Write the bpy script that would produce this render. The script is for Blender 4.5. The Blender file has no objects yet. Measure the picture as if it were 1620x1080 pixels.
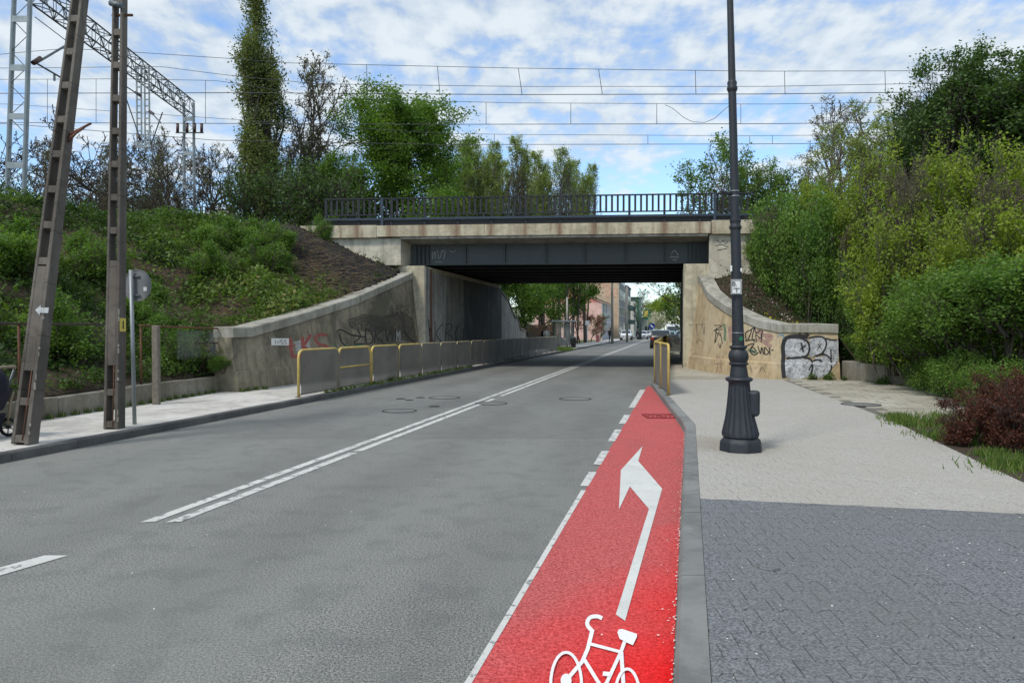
import bpy, math, random
import numpy as np
from mathutils import Vector, Matrix
from mathutils.bvhtree import BVHTree
R = math.radians
rng = np.random.default_rng(7)
random.seed(7)
SC = bpy.context.scene
COL = SC.collection
F = 1170.0                                   # focal length in photo pixels (photo 1620x1080)
PITCH = math.atan(18 / F)
CAMZ = 1.6

# ------------------------------------------------------------------ camera, world, sun, exposure
cam = bpy.data.cameras.new('camera')
camo = bpy.data.objects.new('camera', cam); COL.objects.link(camo)
cam.sensor_width = 36; cam.lens = 36 * F / 1620; cam.clip_end = 3000; cam.clip_start = .05
camo.location = (0, 0, CAMZ); camo.rotation_euler = (math.pi / 2 - PITCH, 0, 0)
SC.camera = camo
SUN_EL, SUN_AZ = 52, 222                     # azimuth clockwise from +Y
sl = bpy.data.lights.new('sun', 'SUN'); sl.energy = 1.5; sl.angle = R(11); sl.color = (1, .95, .87)
so = bpy.data.objects.new('sun', sl); COL.objects.link(so)
sd = Vector((math.sin(R(SUN_AZ)) * math.cos(R(SUN_EL)), math.cos(R(SUN_AZ)) * math.cos(R(SUN_EL)), math.sin(R(SUN_EL))))
so.rotation_euler = sd.to_track_quat('Z', 'Y').to_euler()
SC.view_settings.view_transform = 'Standard'; SC.view_settings.look = 'None'
SC.view_settings.exposure = 0.78; SC.view_settings.gamma = 1; SC.view_settings.use_curve_mapping = False

class NT:
    def __init__(s, tree): s.t = tree; s.n = tree.nodes; s.l = tree.links
    def add(s, typ, **k):
        n = s.n.new(typ)
        for a, b in k.items(): setattr(n, a, b)
        return n
    def put(s, sock, v):
        if isinstance(v, bpy.types.NodeSocket): s.l.new(v, sock)
        elif v is not None:
            if hasattr(sock.default_value, '__len__'):
                if isinstance(v, (int, float)): v = (v,) * len(sock.default_value)
                v = tuple(v); k = len(sock.default_value)
                if len(v) < k: v = v + (1,) * (k - len(v))
                sock.default_value = v[:k]
            else: sock.default_value = v
    def pos(s): return s.add('ShaderNodeNewGeometry').outputs['Position']
    def sep(s, v):
        n = s.add('ShaderNodeSeparateXYZ'); s.put(n.inputs[0], v); return n.outputs
    def comb(s, x, y, z):
        n = s.add('ShaderNodeCombineXYZ')
        for i, v in enumerate((x, y, z)): s.put(n.inputs[i], v)
        return n.outputs[0]
    def scale(s, v, sc):
        n = s.add('ShaderNodeMapping'); s.put(n.inputs['Vector'], v); n.inputs['Scale'].default_value = sc; return n.outputs[0]
    def noise(s, v, sc=1, det=4, rough=.55, dist=0):
        n = s.add('ShaderNodeTexNoise'); s.put(n.inputs['Vector'], v)
        n.inputs['Scale'].default_value = sc; n.inputs['Detail'].default_value = det
        n.inputs['Roughness'].default_value = rough; n.inputs['Distortion'].default_value = dist
        return n.outputs[0]
    def vor(s, v, sc=1, feat='F1', out=0):
        n = s.add('ShaderNodeTexVoronoi', feature=feat); s.put(n.inputs['Vector'], v); n.inputs['Scale'].default_value = sc
        return n.outputs[out]
    def ramp(s, f, lo, hi, a=0., b=1.):
        n = s.add('ShaderNodeMapRange'); s.put(n.inputs[0], f)
        n.inputs[1].default_value = lo; n.inputs[2].default_value = hi; n.inputs[3].default_value = a; n.inputs[4].default_value = b
        return n.outputs[0]
    def m(s, op, a, b=None, c=None):
        n = s.add('ShaderNodeMath', operation=op); s.put(n.inputs[0], a)
        if b is not None: s.put(n.inputs[1], b)
        if c is not None: s.put(n.inputs[2], c)
        return n.outputs[0]
    def mix(s, f, a, b, mode='MIX'):
        n = s.add('ShaderNodeMix', data_type='RGBA', blend_type=mode); n.clamp_factor = True
        s.put(n.inputs[0], f); s.put(n.inputs[6], a); s.put(n.inputs[7], b); return n.outputs[2]

w = bpy.data.worlds.new('World'); SC.world = w; w.use_nodes = True
k = NT(w.node_tree); k.n.clear()
sky = k.add('ShaderNodeTexSky', sky_type='NISHITA'); sky.sun_disc = False
sky.sun_elevation = R(SUN_EL); sky.sun_rotation = R(SUN_AZ); sky.air_density = 1.0; sky.dust_density = .6; sky.ozone_density = 1.6
tc = k.add('ShaderNodeTexCoord').outputs['Generated']
x, y, z = k.sep(tc)
zz = k.m('ADD', k.m('MAXIMUM', z, 0.0), .13)
cp = k.comb(k.m('DIVIDE', x, zz), k.m('DIVIDE', y, zz), 0.0)
n1 = k.noise(cp, 5.2, 4, .5, .25)             # cloud puffs
n2 = k.noise(cp, 1.1, 3, .5)                  # broad cover
n3 = k.noise(k.scale(cp, (1.5, .8, 1)), 11.0, 4, .6)
cov = k.m('ADD', k.m('ADD', k.m('MULTIPLY', n1, .62), k.m('MULTIPLY', n2, .5)), k.m('MULTIPLY', n3, .32))
# clear band low over the horizon, as seen past the end of the cloud sheet
cov = k.m('SUBTRACT', cov, k.ramp(z, .30, .15, 0, .20))
mask = k.ramp(cov, .535, .71)
shade = k.ramp(k.m('ADD', n1, k.m('MULTIPLY', n3, .5)), .62, .88)
cloud = k.mix(shade, (4.3, 5.05, 5.9, 1), (6.2, 6.75, 7.1, 1))
blue = k.mix(1.0, sky.outputs[0], (1.50, 1.66, 1.82, 1), 'MULTIPLY')
col = k.mix(k.m('MULTIPLY', mask, .93), blue, cloud)
bg = k.add('ShaderNodeBackground'); k.put(bg.inputs[0], col); bg.inputs[1].default_value = .077
k.l.new(bg.outputs[0], k.add('ShaderNodeOutputWorld').inputs[0])

# ------------------------------------------------------------------ camera maths: photo pixel -> place in the world
def ray(px, py):
    a = (px - 810) / F; b = (540 - py) / F
    return np.array([a, math.cos(PITCH) + b * math.sin(PITCH), -math.sin(PITCH) + b * math.cos(PITCH)])
def G(px, py, z=0.):
    d = ray(px, py); t = (z - CAMZ) / d[2]; return (d[0] * t, d[1] * t, z)
def P(px, py, Y):
    d = ray(px, py); t = Y / d[1]; return (d[0] * t, Y, CAMZ + d[2] * t)
def XL(Y): return -8.1 + .222 * Y            # left kerb line
def XR(Y):                                   # right kerb line
    if Y < 11.6: return .745 + .24 * (Y - 3.35)
    if Y < 21.3: return 2.725 + (Y - 11.6) * .1315
    return 4.0 + .222 * (Y - 21.3)

# ------------------------------------------------------------------ materials
MATS = {}
def newmat(name):
    m = bpy.data.materials.new(name); m.use_nodes = True; MATS[name] = m
    t = NT(m.node_tree); b = t.n['Principled BSDF']; return m, t, b
def bumpit(t, b, h, strength, dist):
    bp = t.add('ShaderNodeBump'); bp.inputs['Strength'].default_value = strength; bp.inputs['Distance'].default_value = dist
    t.put(bp.inputs['Height'], h); t.l.new(bp.outputs[0], b.inputs['Normal'])
def plain(name, c, rough=.6, metal=0, var=.15, sc=6, bump=.1):
    m, t, b = newmat(name); p = t.pos()
    n = t.noise(p, sc, 6, .6)
    f = t.ramp(n, .3, .7)
    t.put(b.inputs['Base Color'], t.mix(f, tuple(v * (1 - var) for v in c), tuple(min(1, v * (1 + var)) for v in c)))
    t.put(b.inputs['Roughness'], t.ramp(n, .3, .7, max(0, rough - .1), min(1, rough + .1))); b.inputs['Metallic'].default_value = metal
    if bump: bumpit(t, b, t.noise(p, sc * 8, 4), bump, .01)
    return m
def concrete(name, base, dark, light, streak=.5, stain=.5, grain=60, rust=0, rough=.88, bump=.5, moss=0):
    m, t, b = newmat(name); p = t.pos()
    big = t.noise(p, .55, 6, .62, .6)
    mid = t.noise(p, 2.6, 7, .68, .4)
    fine = t.noise(p, grain, 3, .6)
    st = t.noise(t.scale(p, (2.6, 2.6, .22)), 1.6, 5, .62)
    c = t.mix(t.ramp(mid, .40, .60), tuple(v * .72 for v in base), tuple(v * 1.2 for v in base))
    c = t.mix(t.m('MULTIPLY', t.ramp(big, .50, .60), stain), c, dark)
    c = t.mix(t.m('MULTIPLY', t.ramp(big, .48, .38), .6), c, light)
    c = t.mix(t.m('MULTIPLY', t.ramp(st, .50, .62), streak), c, dark)
    c = t.mix(t.m('MULTIPLY', t.ramp(mid, .56, .64), .5), c, tuple(v * .7 for v in dark))
    if rust:
        rs = t.noise(t.scale(p, (3.2, 3.2, .5)), 1.1, 6, .7)
        c = t.mix(t.m('MULTIPLY', t.ramp(rs, .55, .67), rust), c, (.16, .075, .03, 1))
    if name == 'fascia':                     # rust runs below each railing post
        xs_ = t.sep(p); q_ = t.m('DIVIDE', t.m('ADD', t.m('DIVIDE', t.m('ADD', xs_[0], 4.293), .9964), 3.3 + .6765), 1.353)
        ds = t.m('MULTIPLY', t.m('ABSOLUTE', t.m('SUBTRACT', t.m('FRACT', q_), .5)), 1.353)
        rr = t.m('MULTIPLY', t.ramp(t.m('ADD', ds, t.m('MULTIPLY', t.noise(t.scale(p, (6, 6, 1)), 2, 4), .22)), .33, .12), .9)
        c = t.mix(rr, c, (.13, .05, .022, 1))
    if moss:
        ms = t.noise(p, 1.2, 6, .7)
        c = t.mix(t.m('MULTIPLY', t.ramp(ms, .5, .66), moss), c, (.07, .085, .035, 1))
    ck = t.vor(t.mix(.12, p, t.noise(p, 3, 4), 'ADD') if False else p, .9, 'DISTANCE_TO_EDGE')
    crack = t.m('MULTIPLY', t.ramp(t.m('ADD', ck, t.m('MULTIPLY', t.noise(p, 9, 4), .05)), .027, .021), t.ramp(big, .4, .55))
    c = t.mix(t.m('MULTIPLY', crack, .6), c, tuple(v * .45 for v in dark))
    c = t.mix(t.ramp(fine, .3, .75, 0, .35), c, tuple(v * 1.25 for v in base))
    t.put(b.inputs['Base Color'], c); b.inputs['Roughness'].default_value = rough
    h = t.m('ADD', t.m('MULTIPLY', mid, 1.0), t.m('MULTIPLY', fine, .35)); h = t.m('SUBTRACT', h, t.m('MULTIPLY', crack, .4))
    bumpit(t, b, h, bump, .02)
    return m
concrete('concrete_cream', (.54, .50, .40), (.20, .175, .13), (.56, .53, .43), .45, .35, rust=.25)
concrete('concrete_pier', (.49, .44, .32), (.15, .13, .095), (.52, .48, .34), .5, .3, rust=.2)
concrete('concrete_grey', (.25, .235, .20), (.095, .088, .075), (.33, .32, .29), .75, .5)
concrete('concrete_wing', (.25, .218, .155), (.06, .057, .045), (.36, .32, .235), .45, .95, moss=.4)
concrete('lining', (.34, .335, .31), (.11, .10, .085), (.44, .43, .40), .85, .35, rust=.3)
concrete('concrete_yellow', (.47, .37, .225), (.25, .17, .085), (.58, .50, .36), .35, .3)
concrete('concrete_coping', (.34, .325, .275), (.13, .125, .10), (.46, .45, .40), .5, .5, moss=.2)
concrete('concrete_low', (.19, .17, .13), (.06, .055, .04), (.28, .27, .24), .4, .7, moss=.35)
concrete('concrete_pole', (.12, .104, .088), (.05, .043, .036), (.19, .17, .145), .5, .5, grain=90, bump=.9)
concrete('fascia', (.44, .39, .28), (.17, .13, .09), (.55, .51, .40), .4, .3, rust=.85)
concrete('walk_pale', (.47, .45, .415), (.33, .31, .28), (.60, .59, .56), 0, .35, bump=.15)
concrete('kerb_stone', (.17, .175, .17), (.10, .10, .095), (.25, .25, .24), .1, .3, grain=110, bump=.35)
concrete('kerb_dark', (.10, .098, .095), (.055, .053, .05), (.15, .145, .14), .1, .4, grain=110, bump=.35)
concrete('slab_old', (.36, .335, .27), (.19, .17, .13), (.46, .44, .38), .0, .45, bump=.4)
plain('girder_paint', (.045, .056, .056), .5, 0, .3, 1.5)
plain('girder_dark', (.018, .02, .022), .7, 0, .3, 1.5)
plain('rail_paint', (.016, .019, .024), .75, 0, .4, 3)
plain('rail_blue', (.026, .042, .066), .7, 0, .3, 3)
plain('rusty', (.14, .06, .035), .8, .2, .4, 8)
plain('galv', (.27, .30, .31), .5, .5, .2, 3)
plain('galv_dark', (.14, .16, .17), .5, .5, .25, 3)
plain('wire', (.05, .05, .055), .6, .3, .1)
plain('sign_back', (.20, .205, .21), .55, .2, .12, 4)
plain('lamp_paint', (.016, .020, .027), .55, 0, .3, 25, .25)
plain('white_plain', (.74, .74, .72), .5, 0, .04)
plain('kerb_light', (.42, .44, .44), .5, .1, .25, 12)
plain('black_plain', (.012, .012, .013), .5, 0, .1)
plain('tyre', (.015, .015, .015), .8, 0, .2)
plain('navy', (.010, .011, .024), .85, 0, .3, 30)
plain('beige', (.28, .23, .15), .6, 0, .1)
plain('bark', (.085, .07, .055), .9, 0, .35, 8, .6)
plain('bark_dark', (.045, .037, .03), .9, 0, .35, 8, .6)
plain('bark_pale', (.15, .13, .10), .9, 0, .35, 8, .6)
plain('brown_iron', (.05, .035, .03), .8, .2, .3, 10)
plain('wood_post', (.17, .15, .12), .9, 0, .3, 12, .6)
plain('plank', (.13, .08, .05), .85, 0, .35, 5)
plain('brick_patch', (.50, .33, .23), .9, 0, .3, 3)
plain('pink_wall', (.66, .43, .37), .85, 0, .14, 1.0)
plain('red_wall', (.60, .22, .20), .85, 0, .1, 1.0)
plain('lilac_wall', (.40, .41, .46), .8, 0, .1, 1.0)
plain('beige_wall', (.47, .36, .25), .85, 0, .15, 1.0)
plain('grey_wall', (.20, .20, .20), .85, 0, .2, 1.0)
plain('pale_wall', (.50, .49, .44), .85, 0, .1, 1.0)
plain('roof_dark', (.06, .05, .05), .8, 0, .2)
plain('green_net', (.03, .16, .085), .8, 0, .2)
plain('sign_green', (.01, .13, .06), .5, 0, .1)
plain('sign_blue', (.02, .045, .22), .5, 0, .1)
plain('sign_yellow', (.62, .50, .10), .5, 0, .1)
plain('skin', (.45, .27, .19), .6, 0, .05)
plain('cloth_dark', (.02, .022, .03), .9, 0, .2)
plain('chrome', (.5, .5, .5), .25, .9, .05)
plain('headlamp', (.65, .66, .66), .15, .2, .05)
plain('tail_red', (.30, .01, .01), .25, 0, .1)
plain('cast_iron', (.062, .058, .055), .65, .5, .3, 40, .8)
plain('insulator', (.07, .03, .02), .3, 0, .1)
plain('soil_black', (.014, .012, .010), .95, 0, .4, 9, 1.0)
plain('dry_stem', (.20, .145, .09), .9, 0, .35, 5)
plain('petal', (.78, .76, .72), .7, 0, .05)
plain('dead_leaf', (.14, .07, .035), .9, 0, .3)
plain('teal_steel', (.05, .09, .085), .5, .2, .2)
def paintm(name, c, rough=.28, coat=.6):
    m, t, b = newmat(name); b.inputs['Base Color'].default_value = c + (1,); b.inputs['Roughness'].default_value = rough
    b.inputs['Coat Weight'].default_value = coat; b.inputs['Coat Roughness'].default_value = .08; return m
paintm('car_black', (.008, .008, .01)); paintm('car_white', (.66, .67, .68)); paintm('car_silver', (.38, .43, .48)); paintm('car_pale_blue', (.30, .42, .52))
m, t, b = newmat('glass_dark'); b.inputs['Base Color'].default_value = (.02, .028, .032, 1); b.inputs['Roughness'].default_value = .06
b.inputs['Specular IOR Level'].default_value = .8
m, t, b = newmat('glass_clear'); b.inputs['Base Color'].default_value = (.75, .85, .84, 1); b.inputs['Roughness'].default_value = .05; b.inputs['Alpha'].default_value = .07
# yellow barrier paint with chips
m, t, b = newmat('yellow_paint'); p = t.pos(); ch = t.ramp(t.noise(p, 14, 6, .7), .60, .64)
c = t.mix(t.ramp(t.noise(p, 5, 3), .3, .7), (.50, .34, .07), (.58, .45, .15))
t.put(b.inputs['Base Color'], t.mix(ch, c, (.14, .12, .10, 1))); b.inputs['Roughness'].default_value = .5
# expanded metal infill of the barriers
m, t, b = newmat('mesh_infill'); p = t.pos(); xs = t.sep(p)
c = t.mix(t.ramp(t.noise(p, 1.2, 5), .4, .6), (.185, .172, .15), (.235, .22, .195))
t.put(b.inputs['Base Color'], c); b.inputs['Roughness'].default_value = .7; b.inputs['Metallic'].default_value = .1
b.inputs['Alpha'].default_value = .70
# asphalt: coarse grey chippings near, smoother older surface beyond the seam
def asphalt(name, c_lo, c_hi, seam=True):
    m, t, b = newmat(name); p = t.pos(); xs = t.sep(p)
    g1 = t.noise(p, 70, 3, .85); g2 = t.noise(p, 170, 2, .7)
    big = t.noise(t.scale(p, (1, .35, 1)), .55, 5, .6); mid = t.noise(p, 3.0, 5, .6)
    gr = t.m('ADD', t.m('MULTIPLY', g1, .6), t.m('MULTIPLY', g2, .4))
    near = t.mix(t.ramp(gr, .43, .57), tuple(x * .22 for x in c_lo), tuple(x * 2.15 for x in c_hi))
    near = t.mix(t.ramp(t.noise(p, 110, 2, .9), .63, .68, 0, .7), near, (.5, .5, .48, 1))
    far = t.mix(t.ramp(gr, .41, .59), tuple(x * .66 for x in c_lo), tuple(x * 1.5 for x in c_hi))
    if seam:
        sline = t.m('SUBTRACT', xs[1], t.m('ADD', 10.78, t.m('MULTIPLY', t.noise(p, 1.5, 3), .25)))
        f = t.ramp(sline, -.01, .01)
        c = t.mix(f, near, far)
        c = t.mix(t.m('MULTIPLY', t.ramp(t.m('ABSOLUTE', sline), .012, .004), .55), c, (.03, .03, .03, 1))
    else: c = near
    # lane coordinate across the road for tyre tracks
    u = t.m('SUBTRACT', xs[0], t.m('MULTIPLY', xs[1], .222))
    tr = t.m('ABSOLUTE', t.m('SINE', t.m('MULTIPLY', t.m('ADD', u, .35), 1.75)))
    c = t.mix(t.m('MULTIPLY', t.ramp(tr, .55, 1.0), .25), c, tuple(x * .62 for x in c_lo))
    c = t.mix(t.ramp(big, .44, .58, 0, .40), c, (.205, .212, .195, 1))
    c = t.mix(t.ramp(mid, .5, .62, 0, .25), c, (.08, .083, .086, 1))
    # oil stains
    st = t.ramp(t.noise(p, .9, 6, .7), .66, .74); c = t.mix(t.m('MULTIPLY', st, .28), c, (.05, .05, .05, 1))
    gut = t.m('MULTIPLY', t.ramp(u, -7.2, -8.0), t.ramp(t.noise(p, 2, 4), .35, .6)); c = t.mix(t.m('MULTIPLY', gut, .5), c, (.22, .215, .19, 1))
    t.put(b.inputs['Base Color'], c); t.put(b.inputs['Roughness'], t.ramp(gr, .3, .7, .62, .9))
    bumpit(t, b, gr, .55, .012)
    return m
asphalt('asphalt', (.122, .121, .113), (.162, .162, .150))
# red cycle lane
m, t, b = newmat('red_lane'); p = t.pos(); xs = t.sep(p)
g = t.m('ADD', t.m('MULTIPLY', t.noise(p, 45, 4, .85), .6), t.m('MULTIPLY', t.noise(p, 150, 2), .4))
fresh = t.mix(t.ramp(g, .42, .58), (.55, .002, .003), (.95, .006, .008))
worn = t.mix(t.ramp(g, .41, .59), (.24, .04, .042), (.60, .17, .165))
wf = t.m('ADD', t.m('ADD', xs[1], t.m('MULTIPLY', xs[0], -1.5)), t.m('MULTIPLY', t.noise(p, 1.1, 5, .6), 1.6))
c = t.mix(t.ramp(wf, 2.7, 4.9, 0, .92), fresh, worn)
c = t.mix(t.m('MULTIPLY', t.ramp(t.noise(p, 1.4, 5, .65), .48, .7), t.ramp(xs[1], 4, 9, .1, .45)), c, (.30, .10, .095, 1))
c = t.mix(t.m('MULTIPLY', t.ramp(t.noise(p, 30, 4, .7), .68, .72), .5), c, (.45, .25, .22, 1))
t.put(b.inputs['Base Color'], c); b.inputs['Roughness'].default_value = .9; b.inputs['Specular IOR Level'].default_value = .15; bumpit(t, b, g, .5, .01)
def marking(name, c, wear=.5):
    m, t, b = newmat(name); p = t.pos()
    g = t.noise(p, 70, 3, .7); wv = t.m('ADD', t.m('MULTIPLY', t.noise(p, 7, 6, .7), .75), t.m('MULTIPLY', g, .25))
    cc = t.mix(t.ramp(t.noise(p, 3, 4), .3, .7), tuple(v * .85 for v in c), c)
    cc = t.mix(t.ramp(g, .25, .45, .35, 0), cc, (.2, .2, .2, 1))
    if wear: cc = t.mix(t.m('MULTIPLY', t.ramp(wv, .53, .575), wear), cc, (.15, .155, .157, 1))
    t.put(b.inputs['Base Color'], cc); b.inputs['Roughness'].default_value = .7; bumpit(t, b, g, .35, .006)
marking('line_white', (.60, .60, .57), .9); marking('arrow_white', (.62, .63, .60), .12); marking('bike_white', (.84, .84, .84), 0)
def paver(name, a, bb, hue):
    m, t, b = newmat(name); p = t.pos()
    g = t.noise(p, 60, 4, .85); big = t.noise(p, .8, 5, .6); mid = t.noise(p, 6, 4)
    rnd = t.add('ShaderNodeNewGeometry').outputs['Random Per Island']
    c = t.mix(t.ramp(g, .40, .60), a, bb)
    c = t.mix(t.m('MULTIPLY', rnd, .22), c, hue)
    c = t.mix(t.ramp(big, .42, .68, 0, .45), c, tuple(v * .98 for v in hue))
    c = t.mix(t.ramp(mid, .6, .8, 0, .3), c, tuple(v * .6 for v in a))
    if name == 'paver_light':                # brown dirt gathered round the foot of the lamp post
        vm = t.add('ShaderNodeVectorMath', operation='DISTANCE'); t.put(vm.inputs[0], p); vm.inputs[1].default_value = (2.75, 9.6, .12)
        c = t.mix(t.m('MULTIPLY', t.ramp(t.m('ADD', vm.outputs['Value'], t.m('MULTIPLY', mid, .9)), 1.35, .75), .55), c, (.22, .185, .135, 1))
    t.put(b.inputs['Base Color'], c); b.inputs['Roughness'].default_value = .85; bumpit(t, b, g, .5, .008)
paver('paver_dark', (.050, .057, .067), (.245, .255, .275), (.14, .14, .128))
paver('paver_light', (.25, .24, .22), (.49, .47, .43), (.34, .315, .27))
concrete('concrete_soot', (.085, .082, .075), (.03, .03, .028), (.15, .145, .135), .7, .7)  # dark lining colour that carries the shade inside the underpass
plain('red_grate', (.26, .02, .02), .7, .2, .3, 20)
plain('barrier_grey', (.33, .27, .16), .6, .1, .3, 8)
concrete('joint_sand', (.15, .14, .12), (.08, .075, .065), (.22, .21, .18), 0, .4)
concrete('joint_light', (.24, .225, .19), (.15, .14, .115), (.30, .28, .24), 0, .4)
# bare soil / verge
m, t, b = newmat('soil'); p = t.pos()
n1_ = t.noise(p, 1.1, 6, .7); n2_ = t.noise(p, 9, 6, .75); n3_ = t.noise(p, 45, 3)
c = t.mix(t.ramp(n2_, .3, .7), (.026, .018, .012), (.105, .068, .042)); c = t.mix(t.ramp(n1_, .5, .66, 0, .45), c, (.05, .065, .02, 1))
c = t.mix(t.ramp(n3_, .66, .74, 0, .6), c, (.26, .22, .16, 1))
t.put(b.inputs['Base Color'], c); b.inputs['Roughness'].default_value = 1; bumpit(t, b, t.m('ADD', n2_, t.m('MULTIPLY', n3_, .5)), 1, .06)
m, t, b = newmat('meadow'); p = t.pos()
c = t.mix(t.ramp(t.noise(p, .5, 7, .7), .35, .65), (.035, .07, .016), (.09, .11, .035)); t.put(b.inputs['Base Color'], c); b.inputs['Roughness'].default_value = 1
bumpit(t, b, t.noise(p, 12, 5), 1, .08)
# foliage: per-leaf tint attribute
def leafm(name, a, bb, trans=.35, dry=None):
    m, t, b = newmat(name)
    at = t.add('ShaderNodeAttribute', attribute_name='tint').outputs['Fac']
    c = t.mix(at, a, bb)
    if dry: c = t.mix(t.ramp(at, .86, .95), c, dry)
    t.put(b.inputs['Base Color'], c); b.inputs['Roughness'].default_value = .55; b.inputs['Specular IOR Level'].default_value = .3
    tr = t.add('ShaderNodeBsdfTranslucent'); t.put(tr.inputs[0], t.mix(1.0, c, (1.5, 1.6, .7, 1), 'MULTIPLY'))
    mx = t.add('ShaderNodeMixShader'); mx.inputs[0].default_value = trans
    t.l.new(b.outputs[0], mx.inputs[1]); t.l.new(tr.outputs[0], mx.inputs[2]); t.l.new(mx.outputs[0], t.n['Material Output'].inputs[0])
leafm('leaf_poplar', (.08, .105, .035), (.23, .26, .10), .35)
leafm('leaf_maple', (.06, .135, .02), (.18, .28, .05), .4)
leafm('leaf_olive', (.11, .16, .045), (.34, .40, .15), .4)
leafm('leaf_yellow', (.085, .15, .016), (.38, .45, .065), .4, (.22, .14, .05, 1))
leafm('leaf_green', (.04, .105, .018), (.20, .31, .06), .4)
leafm('leaf_dark', (.035, .08, .02), (.11, .18, .05), .3)
leafm('leaf_bud', (.09, .09, .04), (.19, .18, .08), .3)
leafm('leaf_barberry', (.035, .014, .012), (.15, .05, .03), .3, (.24, .13, .03, 1))
leafm('leaf_red', (.10, .025, .025), (.30, .13, .12), .3)
leafm('leaf_blossom', (.45, .42, .38), (.75, .73, .68), .3)
leafm('leaf_cover', (.014, .042, .009), (.12, .195, .036), .35, (.17, .14, .06, 1))
leafm('leaf_grass', (.035, .085, .013), (.17, .24, .055), .35, (.30, .26, .12, 1))
leafm('flower_yellow', (.55, .45, .02), (.75, .62, .05), .2)
def spray(name, c, var=.25, holes=0.0):
    m, t, b = newmat(name); p = t.pos(); n = t.noise(p, 9, 6, .7)
    cc = t.mix(t.ramp(n, .3, .7), tuple(v * (1 - var) for v in c), tuple(min(1, v * (1 + var)) for v in c))
    t.put(b.inputs['Base Color'], cc); b.inputs['Roughness'].default_value = .7
    if holes: t.put(b.inputs['Alpha'], t.ramp(t.noise(p, 16, 6, .75), .35, .6, 1, 1 - holes))
spray('spray_black', (.022, .022, .025)); spray('spray_fade', (.075, .07, .062), .3, .8); spray('spray_red', (.38, .10, .085), .3, .3)
spray('spray_pink', (.48, .09, .12), .3, .3); spray('spray_green', (.08, .22, .13), .3, .7); spray('spray_white', (.55, .55, .52), .15, .6)
spray('spray_palepink', (.42, .26, .22), .2, .6); spray('spray_blue', (.20, .33, .38), .2, .6)
spray('spray_soot', (.07, .065, .055), .3, .95)
m, t, b = newmat('spray_silver'); p = t.pos(); n = t.noise(t.scale(p, (1, 1, 1)), 7, 6, .75, 1.6)
t.put(b.inputs['Base Color'], t.mix(t.ramp(n, .36, .58), (.16, .16, .17), (.56, .57, .59))); b.inputs['Roughness'].default_value = .6

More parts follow.
